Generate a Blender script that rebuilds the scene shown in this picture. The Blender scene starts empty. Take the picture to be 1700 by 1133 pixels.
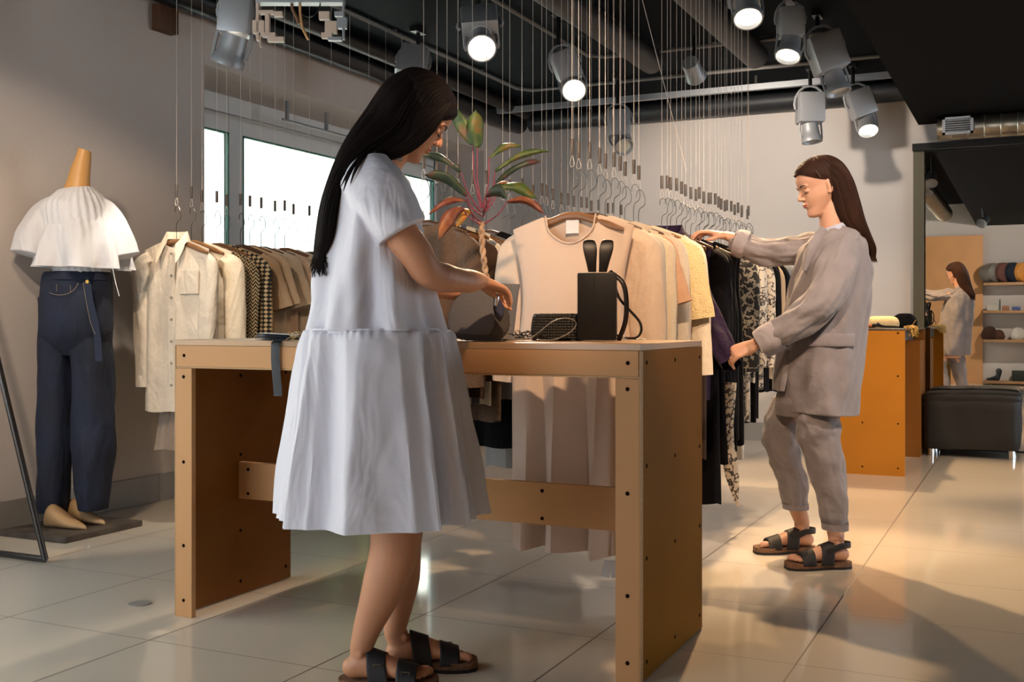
import bpy, bmesh, math, random
from mathutils import Vector, Matrix, noise
random.seed(7)
PI = math.pi
scene = bpy.context.scene
COL = scene.collection
# ------------------------------------------------------------ camera frame
F, HY, CH = 1813.0, 535.0, 0.97          # focal length in px, horizon row, eye height
AZ = math.atan2(.430, .903)
CA, SA = math.cos(AZ), math.sin(AZ)
def W(x, d, z):                            # metres right of / in front of the camera -> room
    return Vector((CA*x - SA*d, SA*x + CA*d, z))
def P(px, py, d):
    return W((px-850)/F*d, d, CH+(HY-py)/F*d)
def G(px, py):
    d = CH*F/(py-HY)
    return W((px-850)/F*d, d, 0)
EX, ED, EZ = W(1,0,0), W(0,1,0), Vector((0,0,1))
cam_d = bpy.data.cameras.new('camera'); cam = bpy.data.objects.new('camera', cam_d); COL.objects.link(cam)
cam.location = (0,0,CH); cam.rotation_euler = (PI/2, 0, AZ)
cam_d.sensor_width = 36; cam_d.lens = 36*F/1700; cam_d.shift_y = -(566.5-HY)/1700
cam_d.clip_start = .05
cam_d.dof.use_dof = False
scene.camera = cam
# ------------------------------------------------------------ materials
def lin(c):
    return tuple(((v/12.92) if v <= .04045 else ((v+.055)/1.055)**2.4) for v in c)
def hexc(h):
    return lin(tuple(int(h[i:i+2], 16)/255 for i in (0,2,4)))
MATS = {}
def wrinkle(nt, bp, k):
    tc = nt.nodes.new('ShaderNodeTexCoord'); mp = nt.nodes.new('ShaderNodeMapping'); mp.inputs['Scale'].default_value = (1,1,.45); mp.inputs['Rotation'].default_value = (.3,.5,.2)
    nt.links.new(tc.outputs['Object'], mp.inputs['Vector'])
    n = nt.nodes.new('ShaderNodeTexNoise'); n.inputs['Scale'].default_value = k[0]; n.inputs['Detail'].default_value = 3; n.inputs['Roughness'].default_value = .55; n.inputs['Distortion'].default_value = .8
    nt.links.new(mp.outputs['Vector'], n.inputs['Vector'])
    b2 = nt.nodes.new('ShaderNodeBump'); b2.inputs['Strength'].default_value = k[1]; b2.inputs['Distance'].default_value = .03
    nt.links.new(n.outputs['Fac'], b2.inputs['Height']); nt.links.new(b2.outputs['Normal'], bp.inputs['Normal'])
def newmat(name):
    m = bpy.data.materials.new(name); m.use_nodes = True
    nt = m.node_tree; b = nt.nodes['Principled BSDF']
    return m, nt, b
def mat(name, col, rough=.6, metal=0, bump=None, wrink=None, var=None, sheen=0, spec=None, coat=0, alpha=None, sss=0, emis=None, stretch=None, col2=None, trans=0):
    if name in MATS: return MATS[name]
    m, nt, b = newmat(name)
    c = hexc(col) if isinstance(col, str) else col
    b.inputs['Base Color'].default_value = (*c, 1)
    b.inputs['Roughness'].default_value = rough; b.inputs['Metallic'].default_value = metal
    if sheen: b.inputs['Sheen Weight'].default_value = sheen; b.inputs['Sheen Roughness'].default_value = .4
    if spec is not None: b.inputs['Specular IOR Level'].default_value = spec
    if coat: b.inputs['Coat Weight'].default_value = coat; b.inputs['Coat Roughness'].default_value = .1
    if sss:
        b.inputs['Subsurface Weight'].default_value = sss; b.inputs['Subsurface Radius'].default_value = (1,.3,.15); b.inputs['Subsurface Scale'].default_value = .008
    if trans: b.inputs['Transmission Weight'].default_value = trans
    if emis: b.inputs['Emission Color'].default_value = (*hexc(emis[0]),1); b.inputs['Emission Strength'].default_value = emis[1]
    tc = nt.nodes.new('ShaderNodeTexCoord'); src = tc.outputs['Object']
    if stretch:
        mp = nt.nodes.new('ShaderNodeMapping'); mp.inputs['Scale'].default_value = stretch
        nt.links.new(src, mp.inputs['Vector']); src = mp.outputs['Vector']
    if bump:
        n = nt.nodes.new('ShaderNodeTexNoise'); n.inputs['Scale'].default_value = bump[0]; n.inputs['Detail'].default_value = 4
        nt.links.new(src, n.inputs['Vector'])
        bp = nt.nodes.new('ShaderNodeBump'); bp.inputs['Strength'].default_value = bump[1]; bp.inputs['Distance'].default_value = .01
        nt.links.new(n.outputs['Fac'], bp.inputs['Height']); nt.links.new(bp.outputs['Normal'], b.inputs['Normal'])
        if wrink: wrinkle(nt, bp, wrink)
    if var:
        n2 = nt.nodes.new('ShaderNodeTexNoise'); n2.inputs['Scale'].default_value = var[0]; n2.inputs['Detail'].default_value = 3
        nt.links.new(src, n2.inputs['Vector'])
        r = nt.nodes.new('ShaderNodeValToRGB'); r.color_ramp.elements[0].position = .35; r.color_ramp.elements[1].position = .65
        k = var[1]
        c2 = hexc(col2) if col2 else tuple(min(1, v*(1+k)) for v in c)
        c1 = c if col2 else tuple(v*(1-k) for v in c)
        r.color_ramp.elements[0].color = (*c1, 1); r.color_ramp.elements[1].color = (*c2, 1)
        nt.links.new(n2.outputs['Fac'], r.inputs['Fac']); nt.links.new(r.outputs['Color'], b.inputs['Base Color'])
    MATS[name] = m
    return m
def cloth(name, col, rough=.85, k=.06, sc=25, bs=.35, **kw):
    dark = sum(hexc(col)) < .2
    return mat(name, col, rough if sum(hexc(col)) > .2 else max(rough, .8), bump=(sc, bs), wrink=kw.pop('wrink', (9, .55)), var=(90, k*.6), sheen=kw.pop('sheen', .03 if dark else .15), spec=.08 if dark else .35, **kw)
def mathn(nt, op, a, b=None, c=None):
    n = nt.nodes.new('ShaderNodeMath'); n.operation = op
    for i, v in enumerate((a, b, c)):
        if v is None: continue
        if isinstance(v, (int, float)): n.inputs[i].default_value = v
        else: nt.links.new(v, n.inputs[i])
    return n.outputs[0]
def xyz(nt, which='Object'):
    tc = nt.nodes.new('ShaderNodeTexCoord'); s = nt.nodes.new('ShaderNodeSeparateXYZ')
    nt.links.new(tc.outputs[which], s.inputs[0]); return s.outputs
def mixc(nt, fac, c1, c2):
    n = nt.nodes.new('ShaderNodeMix'); n.data_type = 'RGBA'
    nt.links.new(fac, n.inputs['Factor']) if not isinstance(fac, float) else None
    for s, v in ((6, c1), (7, c2)):
        if isinstance(v, tuple): n.inputs[s].default_value = (*v, 1)
        else: nt.links.new(v, n.inputs[s])
    return n.outputs[2]
def noisen(nt, scale, detail=3, vec=None):
    n = nt.nodes.new('ShaderNodeTexNoise'); n.inputs['Scale'].default_value = scale; n.inputs['Detail'].default_value = detail
    if vec is None:
        tc = nt.nodes.new('ShaderNodeTexCoord'); vec = tc.outputs['Object']
    nt.links.new(vec, n.inputs['Vector']); return n.outputs['Fac']
# ------------------------------------------------------------ mesh builder
ORIG = {}
def tag(o, label=None, cat=None, group=None, kind=None):
    if label: o['label'] = label
    if cat: o['category'] = cat
    if group: o['group'] = group
    if kind: o['kind'] = kind
    return o
def thing(name, loc, label, cat, group=None):
    o = bpy.data.objects.new(name, None); COL.objects.link(o); o.location = loc
    o.empty_display_size = .05
    ORIG[o.name] = Vector(loc)
    return tag(o, label, cat, group)
class M:
    def __init__(s): s.v = []; s.f = []
    def add(s, vs, fs):
        k = len(s.v); s.v += [Vector(v) for v in vs]; s.f += [tuple(i+k for i in f) for f in fs]; return s
    def box(s, c, size, R=None, bev=0):
        bm = bmesh.new(); bmesh.ops.create_cube(bm, size=1)
        for v in bm.verts: v.co = Vector((v.co.x*size[0], v.co.y*size[1], v.co.z*size[2]))
        if bev: bmesh.ops.bevel(bm, geom=bm.edges[:], offset=bev, segments=2, profile=.6, affect='EDGES')
        c = Vector(c)
        for v in bm.verts: v.co = (R @ v.co if R else v.co) + c
        bm.verts.index_update()
        s.add([v.co.copy() for v in bm.verts], [[v.index for v in f.verts] for f in bm.faces]); bm.free(); return s
    def b2(s, lo, hi, bev=0):
        return s.box([(a+b)/2 for a, b in zip(lo, hi)], [b-a for a, b in zip(lo, hi)], bev=bev)
    def tube(s, pts, r, n=8, cap=True, sub=1):
        pts = [Vector(p) for p in pts]; rr = r if isinstance(r, (list, tuple)) else [r]*len(pts)
        if sub > 1: pts, rr = smooth_path(pts, rr, sub)
        fr = frames(pts); k = len(s.v); m = len(pts)
        for i, p in enumerate(pts):
            a, b = fr[i]
            for j in range(n):
                t = 2*PI*j/n; s.v.append(p + (a*math.cos(t)+b*math.sin(t))*rr[i])
        for i in range(m-1):
            for j in range(n):
                s.f.append((k+i*n+j, k+i*n+(j+1)%n, k+(i+1)*n+(j+1)%n, k+(i+1)*n+j))
        if cap: s.f.append(tuple(k+j for j in range(n))[::-1]); s.f.append(tuple(k+(m-1)*n+j for j in range(n)))
        return s
    def lathe(s, prof, c, n=24, axis=None, cap=True):   # prof: (r, h)
        c = Vector(c); ax = (Vector(axis) if axis else Vector((0,0,1))).normalized()
        a = ax.orthogonal().normalized(); b = ax.cross(a); k = len(s.v)
        for r, h in prof:
            for j in range(n):
                t = 2*PI*j/n; s.v.append(c + ax*h + (a*math.cos(t)+b*math.sin(t))*r)
        for i in range(len(prof)-1):
            for j in range(n):
                s.f.append((k+i*n+j, k+i*n+(j+1)%n, k+(i+1)*n+(j+1)%n, k+(i+1)*n+j))
        if cap: s.f.append(tuple(k+j for j in range(n))[::-1]); s.f.append(tuple(k+(len(prof)-1)*n+j for j in range(n)))
        return s
    def ell(s, c, A, B, C, n=16, m=10):
        c, A, B, C = map(Vector, (c, A, B, C)); k = len(s.v); s.v.append(c-C)
        for i in range(1, m):
            ph = -PI/2+PI*i/m
            for j in range(n):
                t = 2*PI*j/n; s.v.append(c + (A*math.cos(t)+B*math.sin(t))*math.cos(ph) + C*math.sin(ph))
        s.v.append(c+C); e = len(s.v)-1
        for j in range(n):
            s.f.append((k, k+1+(j+1)%n, k+1+j)); s.f.append((e, e-n+j, e-n+(j+1)%n))
        for i in range(m-2):
            for j in range(n):
                a = k+1+i*n; s.f.append((a+j, a+(j+1)%n, a+n+(j+1)%n, a+n+j))
        return s
    def skin(s, st, n=32, m=None, fold=None, cap=True, a0=0, a1=2*PI):
        """st: stations (centre, A, B); smooth loft, fold(angle, t) metres outward"""
        st = [(Vector(c), Vector(a), Vector(b)) for c, a, b in st]
        m = m or len(st); L = len(st)-1; k = len(s.v); full = abs(a1-a0-2*PI) < 1e-6
        nn = n if full else n+1
        for i in range(m):
            t = i/(m-1); u = t*L; q = min(int(u), L-1); w = u-q
            def cr(j):
                p0, p1, p2, p3 = st[max(q-1,0)][j], st[q][j], st[q+1][j], st[min(q+2,L)][j]
                return .5*((2*p1)+(p2-p0)*w+(2*p0-5*p1+4*p2-p3)*w*w+(3*p1-p0-3*p2+p3)*w**3)
            c, A, B = cr(0), cr(1), cr(2)
            for j in range(nn):
                a = a0+(a1-a0)*j/n; d = A*math.cos(a)+B*math.sin(a)
                if fold:
                    fo = fold(a, t)
                    if isinstance(fo, tuple): d = d + d.normalized()*fo[0]; d.z += fo[1]
                    elif d.length > 1e-5: d = d + d.normalized()*fo
                s.v.append(c+d)
        for i in range(m-1):
            for j in range(n):
                j2 = (j+1) % n if full else j+1
                s.f.append((k+i*nn+j, k+i*nn+j2, k+(i+1)*nn+j2, k+(i+1)*nn+j))
        if cap and full: s.f.append(tuple(k+j for j in range(n))[::-1]); s.f.append(tuple(k+(m-1)*n+j for j in range(n)))
        return s
    def limb(s, pts, radii, ref=None, n=20, m=None, ends=True, fold=None, cap=True):
        """pts with radii r or (ra, rb): ra along ref-perpendicular, rb across"""
        pts = [Vector(p) for p in pts]; ref = Vector(ref) if ref else None; st = []
        N = len(pts); rs = [(r, r) if isinstance(r, (int, float)) else r for r in radii]
        for i, p in enumerate(pts):
            t = (pts[min(i+1,N-1)]-pts[max(i-1,0)]).normalized()
            rf = ref or Vector((.31,.95,.02))
            a = (rf - t*rf.dot(t)).normalized(); b = t.cross(a)
            st.append((p, a*rs[i][0], b*rs[i][1]))
        if ends:
            for idx, sg in ((0,-1), (-1,1)):
                c, a, b = st[idx]; t = (pts[1]-pts[0]).normalized() if idx == 0 else (pts[-1]-pts[-2]).normalized()
                r = min(a.length, b.length)
                e = [(c+t*sg*r*.55, a*.82, b*.82), (c+t*sg*r*.9, a*.42, b*.42), (c+t*sg*r, a*.03, b*.03)]
                st = (e[::-1]+st) if idx == 0 else (st+e)
        return s.skin(st, n, m or (len(st)-1)*3+1, fold, cap)
    def xf(s, Mx):
        s.v = [Mx @ v for v in s.v]; return s
    def join(s, o): return s.add(o.v, o.f)
    def mesh(s, name, off=Vector()):
        me = bpy.data.meshes.new(name); me.from_pydata([v-off for v in s.v], [], s.f); me.update(); return me
    def build(s, name, m, parent=None, smooth=True, off=None):
        if parent is None:
            xs = [v.x for v in s.v]; ys = [v.y for v in s.v]; zs = [v.z for v in s.v]
            o0 = Vector(((min(xs)+max(xs))/2, (min(ys)+max(ys))/2, min(zs)))
        else: o0 = ORIG[parent.name]
        me = s.mesh(name, o0)
        bm = bmesh.new(); bm.from_mesh(me); bmesh.ops.recalc_face_normals(bm, faces=bm.faces); bm.to_mesh(me); bm.free()
        ob = bpy.data.objects.new(name, me); COL.objects.link(ob)
        if smooth:
            me.polygons.foreach_set('use_smooth', [True]*len(me.polygons))
            try: me.set_sharp_from_angle(angle=math.radians(42))
            except Exception: pass
        if m: me.materials.append(m)
        if parent is None: ob.location = o0
        else: ob.parent = parent
        ORIG[ob.name] = o0
        return ob
def frames(pts):
    N = len(pts); out = []; prev = None
    for i in range(N):
        t = pts[min(i+1,N-1)]-pts[max(i-1,0)]
        t = t.normalized() if t.length > 1e-9 else Vector((0,0,1))
        a = t.orthogonal().normalized() if prev is None else (prev - t*prev.dot(t)).normalized()
        prev = a; out.append((a, t.cross(a)))
    return out
def crv(P_, t):
    L = len(P_)-1; u = t*L; q = min(int(u), L-1); w = u-q
    p0, p1, p2, p3 = P_[max(q-1,0)], P_[q], P_[q+1], P_[min(q+2,L)]
    return .5*((2*p1)+(p2-p0)*w+(2*p0-5*p1+4*p2-p3)*w*w+(3*p1-p0-3*p2+p3)*w**3)
def smooth_path(pts, rr, sub):
    m = (len(pts)-1)*sub+1
    return [crv(pts, i/(m-1)) for i in range(m)], [max(crv(rr, i/(m-1)), 1e-4) for i in range(m)]
def fuse(m_, name, material, parent, voxel=.003, smooth=4):
    me = m_.mesh(name, ORIG[parent.name]); tmp = bpy.data.objects.new('tmp', me); COL.objects.link(tmp)
    bm = bmesh.new(); bm.from_mesh(me); bmesh.ops.recalc_face_normals(bm, faces=bm.faces); bm.to_mesh(me); bm.free()
    r = tmp.modifiers.new('r', 'REMESH'); r.mode = 'VOXEL'; r.voxel_size = voxel; r.use_smooth_shade = True
    sm = tmp.modifiers.new('s', 'SMOOTH'); sm.iterations = smooth; sm.factor = .5
    dg = bpy.context.evaluated_depsgraph_get(); me2 = bpy.data.meshes.new_from_object(tmp.evaluated_get(dg))
    bpy.data.objects.remove(tmp); me2.name = name; me2.materials.clear(); me2.materials.append(material)
    me2.polygons.foreach_set('use_smooth', [True]*len(me2.polygons))
    ob = bpy.data.objects.new(name, me2); COL.objects.link(ob); ob.parent = parent; ORIG[ob.name] = ORIG[parent.name]
    return ob
def copy_tree(o, parent=None):
    c = o.copy(); COL.objects.link(c)
    if parent: c.parent = parent
    for ch in [x for x in o.children]: copy_tree(ch, c)
    return c
def nz(x, y=0, z=0): return noise.noise(Vector((x, y, z)))
ORD = ['first','second','third','fourth','fifth','sixth','seventh','eighth','ninth','tenth','eleventh','twelfth','thirteenth','fourteenth','fifteenth','sixteenth','seventeenth','eighteenth','nineteenth','twentieth','twenty-first','twenty-second','twenty-third','twenty-fourth','twenty-fifth','twenty-sixth','twenty-seventh','twenty-eighth','twenty-ninth','thirtieth','thirty-first','thirty-second','thirty-third','thirty-fourth','thirty-fifth','thirty-sixth']
def struct(m_, name, material, smooth=False):
    return tag(m_.build(name, material, None, smooth), kind='structure')

# ------------------------------------------------------------ common materials
plaster = mat('plaster', 'c8bfb9', .8, bump=(40,.08), var=(1.5,.03))
plaster_warm = mat('plaster_warm', 'd3cdc8', .8, bump=(40,.08), var=(1.5,.03))
ceil_m = mat('ceiling_paint', '0d1318', .85, spec=.08, bump=(30,.1), var=(2,.12))
dark_m = mat('soffit_paint', '080605', .85, spec=.06, bump=(30,.1))
blackmetal = mat('black_metal', '0c0c0d', .4, .3)
steel = mat('steel', 'b8b4ae', .28, 1)
wire_m = mat('wire_steel', 'd9cdc2', .5, .15)
silver_paint = mat('silver_paint', '95989c', .42, .35, bump=(200,.05))
greypaint = mat('grey_paint', '8b8e92', .5)
white_frame = mat('window_frame_white', 'e4e8ea', .4)
chrome = mat('chrome', 'd8d8d8', .12, 1)
galv = mat('galvanised', 'a39a8a', .35, .9, bump=(8,.1), var=(6,.15))
wood_face = mat('birch_edge', 'b98b5e', .6, bump=(30,.05), var=(3,.10), stretch=(1,1,12), col2='b98c60', spec=.25)
wood_or_shaded = mat('amber_laminate_shaded', '7c5004', .55, bump=(50,.03), var=(2.2,.08), spec=.06)  # big table's end panel: shade is put into the laminate's colour
wood_or_lit = mat('amber_laminate_lit', 'bd7a1c', .5, bump=(50,.03), var=(2.2,.06), spec=.3)  # same laminate, lighter copy for the lit end of the far table
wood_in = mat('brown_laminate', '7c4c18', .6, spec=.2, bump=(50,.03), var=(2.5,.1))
ply_edge = mat('ply_edge', 'a98459', .6, var=(40,.15), stretch=(1,1,20))
screw_m = mat('screw_dark', '1c0f08', .9, spec=.05)
# ============================================================ SETTING
XL, YB, XR, YF = -4.28, 8.95, 3.6, -.95
HC, HS, XS = 2.85, 2.49, -.79            # ceiling, soffit height, soffit edge
def floor_mat():
    m, nt, b = newmat('floor_tiles'); s = xyz(nt, 'Object')
    T = .608
    def line(o, off, wd):
        f = mathn(nt, 'FRACT', mathn(nt, 'DIVIDE', mathn(nt, 'ADD', o, off), T))
        dd = mathn(nt, 'ABSOLUTE', mathn(nt, 'SUBTRACT', f, .5))
        return mathn(nt, 'GREATER_THAN', dd, .5-wd/T)
    # floor object origin is at the middle of its bounds: shift to room coordinates
    ox, oy = (XL-.7+XR)/2, (YF+YB)/2
    g = mathn(nt, 'MAXIMUM', line(s[0], ox+.604+T*20, .0026), line(s[1], oy-2.53+T*20, .0016))
    n = noisen(nt, 1.2, 4)
    base = mixc(nt, n, hexc('cfc5b4'), hexc('dad0c0'))
    nt.links.new(mixc(nt, g, base, hexc('55483a')), b.inputs['Base Color'])
    nt.links.new(mathn(nt, 'MULTIPLY_ADD', g, .4, .075), b.inputs['Roughness'])
    b.inputs['Specular IOR Level'].default_value = .55
    n3 = noisen(nt, .9, 1); bp = nt.nodes.new('ShaderNodeBump'); bp.inputs['Strength'].default_value = .035; bp.inputs['Distance'].default_value = .05
    nt.links.new(n3, bp.inputs['Height']); nt.links.new(bp.outputs['Normal'], b.inputs['Normal'])
    return m
struct(M().b2((XL-.7,YF,-.1), (XR,YB,0)), 'floor', floor_mat())
# left wall with a deep window opening
WV0, WV1, WZ0, WZ1, WD = 4.89, 8.42, .88, 2.45, .55
wl = M()
wl.b2((XL-WD,YF,0), (XL,.1,HC)); wl.b2((XL-WD,.1,0), (XL,2.6,.4)); wl.b2((XL-WD,.1,2.45), (XL,2.6,HC)); wl.b2((XL-WD,2.6,0), (XL,WV0,HC)); wl.b2((XL-WD,WV1,0), (XL,YB,HC)); wl.b2((XL-WD,WV0,0), (XL,WV1,WZ0)); wl.b2((XL-WD,WV0,WZ1), (XL,WV1,HC))
struct(wl, 'wall_left', plaster)
wall_seam = M()
wb = struct(M().b2((XL-.6,YB,0), (XR,YB+.15,HC)), 'wall_back', plaster_warm)
wf = M()
for lo, hi in (((XL-.6,0),(-4.15,HC)),((-4.15,0),(-2.15,.3)),((-4.15,2.5),(-2.15,HC)),((-2.15,0),(XR,HC))): wf.b2((lo[0],YF-.15,lo[1]), (hi[0],YF,hi[1]))
struct(wf, 'wall_front', plaster)
# right wall: shop front glazing
wr = M(); SW = [(5.4,8.2)]
ed = YF
for a, b in SW: wr.b2((XR,ed,0), (XR+.15,a,HC)); wr.b2((XR,a,0), (XR+.15,b,.25)); wr.b2((XR,a,2.35), (XR+.15,b,HC)); ed = b
wr.b2((XR,ed,0), (XR+.15,YB,HC)); struct(wr, 'wall_right', plaster)
for i, (a, b) in enumerate(SW):
    w = M(); w.b2((XR+.03,a,.25),(XR+.09,b,.31)); w.b2((XR+.03,a,2.29),(XR+.09,b,2.35)); w.b2((XR+.03,a,.31),(XR+.09,a+.06,2.29)); w.b2((XR+.03,b-.06,.31),(XR+.09,b,2.29))
    struct(w, 'window_%d' % (i+2), blackmetal)
w = M(); xg = XL-WD+.05
for y0, y1, z0, z1 in ((.1,2.6,.4,.47),(.1,2.6,2.38,2.45),(.1,.17,.47,2.38),(2.53,2.6,.47,2.38),(1.3,1.38,.47,2.38)): w.b2((xg-.03,y0,z0),(xg+.03,y1,z1))
struct(w, 'window_3', white_frame)
w = M()
for x0, x1, z0, z1 in ((-4.15,-2.15,.3,.37),(-4.15,-2.15,2.43,2.5),(-4.15,-4.08,.37,2.43),(-2.22,-2.15,.37,2.43)): w.b2((x0,YF-.12,z0),(x1,YF-.06,z1))
struct(w, 'window_4', white_frame)
struct(M().b2((XL-.6,YF-.15,HC), (XR+.15,YB+.15,HC+.12)), 'ceiling', ceil_m)
struct(M().b2((XS,YF,HS), (XR,YB,HC)), 'ceiling_soffit', dark_m)
# grey tiled baseboard
bbm = mat('baseboard_tile', '8f8981', .25, var=(2,.06))
bb = M(); v = YF
while v < YB-.01:
    bb.b2((XL,v+.002,0), (XL+.012,min(v+.606,YB),.145), bev=.002); v += .608
struct(bb, 'baseboard_left', bbm)
bb = M().b2((XL+.02,YB-.012,0), (XS+.06,YB,.145)); struct(bb, 'baseboard_back', bbm)
# window_1: recessed white frame in the deep opening
fr = M(); xg = XL-WD+.05
def fb(y0, y1, z0, z1, t=.07): fr.b2((xg-t/2,y0,z0), (xg+t/2,y1,z1), bev=.006)
fb(WV0-.02, WV1+.02, WZ1-.24, WZ1); fb(WV0-.02, WV1+.02, WZ0, WZ0+.08)
ym = 5.72
fb(WV0-.02, WV0+.05, WZ0, WZ1); fb(WV1-.06, WV1+.02, WZ0, WZ1); fb(ym-.07, ym+.07, WZ0, WZ1, .08)
w1 = struct(fr, 'window_1', white_frame, True)
gm, nt, b = newmat('window_glass'); b.inputs['Base Color'].default_value = (.93,1,.98,1); b.inputs['Roughness'].default_value = 0; b.inputs['Transmission Weight'].default_value = 1; b.inputs['IOR'].default_value = 1.02
gl = M().b2((xg-.003,WV0,WZ0+.08), (xg+.003,ym-.07,WZ1-.24)); gl.b2((xg-.003,ym+.07,WZ0+.08), (xg+.003,WV1,WZ1-.24))
gl.build('pane', gm, w1, False)
gs = mat('green_seal', '2f6f62', .5)
sl = M()
for y0, y1 in ((WV0+.05, ym-.07), (ym+.07, WV1-.06)):
    sl.b2((xg+.02,y0,WZ0+.08),(xg+.042,y0+.012,WZ1-.24)); sl.b2((xg+.02,y1-.012,WZ0+.08),(xg+.042,y1,WZ1-.24)); sl.b2((xg+.02,y0,WZ1-.252),(xg+.042,y1,WZ1-.24))
sl.build('seal', gs, w1, False)
# rails of the roller blind under the top of the opening
t = thing('blind_rail', (XL-.3,6.8,2.2), 'dark thin blind rail on small brackets under the top of the window opening', 'rail')
M().tube([(XL-.22,5.9,2.32),(XL-.22,8.2,2.32)], .009).build('rail', greypaint, t)
M().tube([(XL-.36,5.3,2.3),(XL-.36,8.2,2.3)], .006).build('cord', greypaint, t)
for y in (5.95,6.4,6.9,7.4,7.9): M().box((XL-.22,y,2.385), (.02,.02,.13)).build('bracket', greypaint, t, False)
# mirror on the back wall, right
MX0 = -.735
mm, nt, b = newmat('mirror_silver'); b.inputs['Base Color'].default_value = (.72,.72,.70,1); b.inputs['Metallic'].default_value = 1; b.inputs['Roughness'].default_value = .0
t = thing('wall_mirror', (1,YB-.05,0), 'tall frameless wall mirror behind the black pouf reflecting the shop', 'mirror')
M().b2((MX0,YB-.05,.015), (3.3,YB-.03,2.27)).build('mirror_glass', mm, t, False)
M().b2((MX0,YB-.03,.0), (3.3,YB-.002,2.275)).build('backing', blackmetal, t, False)
olive = mat('olive_trim', '57513f', .45)
tr = M().b2((MX0-.09,YB-.045,0), (MX0-.01,YB-.001,2.3)); struct(tr, 'trim_1', olive)
tr = M().b2((MX0-.09,YB-.12,2.28), (3.3,YB-.001,2.33)); struct(tr, 'trim_2', blackmetal)
# silver duct with grille above the mirror
t = thing('ventilation_duct', (1.0,YB-.28,2.4), 'galvanised spiral duct with a square grille above the mirror', 'duct')
dm = M(); xs = MX0+.1; prof = []
while xs < 3.3: prof += [(.085,xs),(.085,xs+.095),(.089,xs+.1),(.085,xs+.105)]; xs += .11
dm.lathe([(r,h-MX0) for r, h in prof], (MX0,YB-.24,2.405), 24, (1,0,0)); dm.build('duct', galv, t)
g0 = MX0+.14
gr = M().b2((g0,YB-.36,2.345),(g0+.21,YB-.33,2.36)); gr.b2((g0,YB-.36,2.455),(g0+.21,YB-.33,2.47)); gr.b2((g0,YB-.36,2.345),(g0+.02,YB-.33,2.47)); gr.b2((g0+.19,YB-.36,2.345),(g0+.21,YB-.33,2.47))
for k in range(6): gr.box((g0+.105,YB-.345,2.37+k*.016), (.18,.022,.004), Matrix.Rotation(.5,3,'X'))
gr.build('grille', mat('grille_grey','b9bcc0',.4), t, False)
M().b2((g0+.01,YB-.335,2.35),(g0+.2,YB-.325,2.46)).build('box', blackmetal, t, False)
# small socket on left wall
t = thing('wall_socket', P(192,757,5.5), 'cream wall socket low behind the mannequin jeans', 'socket')
t.location.x = XL; ORIG[t.name] = t.location.copy(); q = t.location
M().b2((XL,q.y-.035,q.z-.035),(XL+.012,q.y+.035,q.z+.035), bev=.003).build('plate', mat('socket_cream','cdbfa6',.5), t)
M().lathe([(.02,0),(.02,.004)], (XL+.012,q.y,q.z), 16, (1,0,0)).build('insert', mat('socket_dark','3a332a',.5), t)
# brown plaque under left duct
tag(M().b2((XL+.01, P(268,35,5.93).y-.07, 2.54), (XL+.07, P(268,35,5.93).y+.07, 2.68), bev=.004).build('wooden_plaque', mat('plaque_brown','4b2c14',.6)), 'small square brown wooden plaque high on the left wall below the duct', 'plaque')
# strip of glossy floor disc
tag(M().lathe([(.0,0),(.038,0),(.038,.003),(.03,.004),(0.0,.004)], (G(232,1003).x,G(232,1003).y,.0005), 24, cap=False).build('floor_disc', mat('disc_grey','8a8a84',.4)), 'small grey round disc set on the floor tile left of the big table', 'disc')
# ---- ducts, conduits and rails on the ceiling
duct_dark = mat('duct_dark', '12171c', .3, .5, bump=(12,.1))
duct_rust = mat('duct_brown', '1c1714', .5, .4, bump=(12,.2))
def pipe(name, pts, r, m, label, cat='pipe', parent=None, n=20):
    return tag(M().tube(pts, r, n).build(name, m, parent), label, cat)
pipe('air_duct', [(XL+.10,YF+.1,2.755),(XL+.10,YB-.02,2.755)], .085, duct_dark, 'long black round duct along the top of the left window wall', 'duct')
pipe('air_duct', [(XL+.30,YF+.1,2.79),(XL+.30,YB-.3,2.79)], .05, duct_rust, 'thinner brownish pipe beside the black duct over the left wall', 'duct')
pipe('air_duct', [(XL+.25,YB-.1,2.75),(XS,YB-.1,2.75)], .085, mat('duct_grey','24282c',.5,.3), 'dark grey round duct along the top of the back wall', 'duct')
pipe('air_duct', [(-2.33,1.5,2.74),(-2.33,7.1,2.74)], .085, mat('duct_dim','1d1917',.5,.3,bump=(12,.15)), 'left one of two dark ducts running down the middle of the ceiling', 'duct')
pipe('air_duct', [(-1.66,1.5,2.74),(-1.66,7.25,2.74)], .085, mat('duct_dim','2b2725',.5), 'right one of two dark ducts running down the middle of the ceiling', 'duct')
cond = mat('conduit_grey','6b6a68',.45,.2)
def conduit(pts, r, label):
    o = thing('conduit', pts[0], label, 'conduit')
    M().tube(pts, r, 8).build('tube', cond, o)
    for a, b in zip(pts[:-1], pts[1:]):
        a, b = Vector(a), Vector(b); L = (b-a).length
        k = int(L/1.1)
        for i in range(k):
            c = a+(b-a)*((i+.5)/k); M().box((c.x,c.y,HC-.012), (.03,.03,.022)).build('clamp', cond, o, False)
conduit([(-3.70,YF+.2,2.83),(-3.70,7.85,2.83),(-3.62,7.98,2.83),(XS-.03,8.0,2.83)], .014, 'grey conduit tube bending right in front of the back wall')
conduit([(-2.80,YF+.2,2.83),(-2.80,7.1,2.83),(-2.7,7.2,2.83),(-1.15,7.22,2.83)], .012, 'grey conduit tube bending behind the two dark ceiling ducts')
tag(M().b2((XL+.15,8.30,2.74),(XS-.02,8.345,2.785)).build('ceiling_rail', mat('rail_pale','9aa0a6',.4,.3), None, False), 'straight pale square rail crossing the ceiling in front of the back wall', 'rail')
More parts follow.
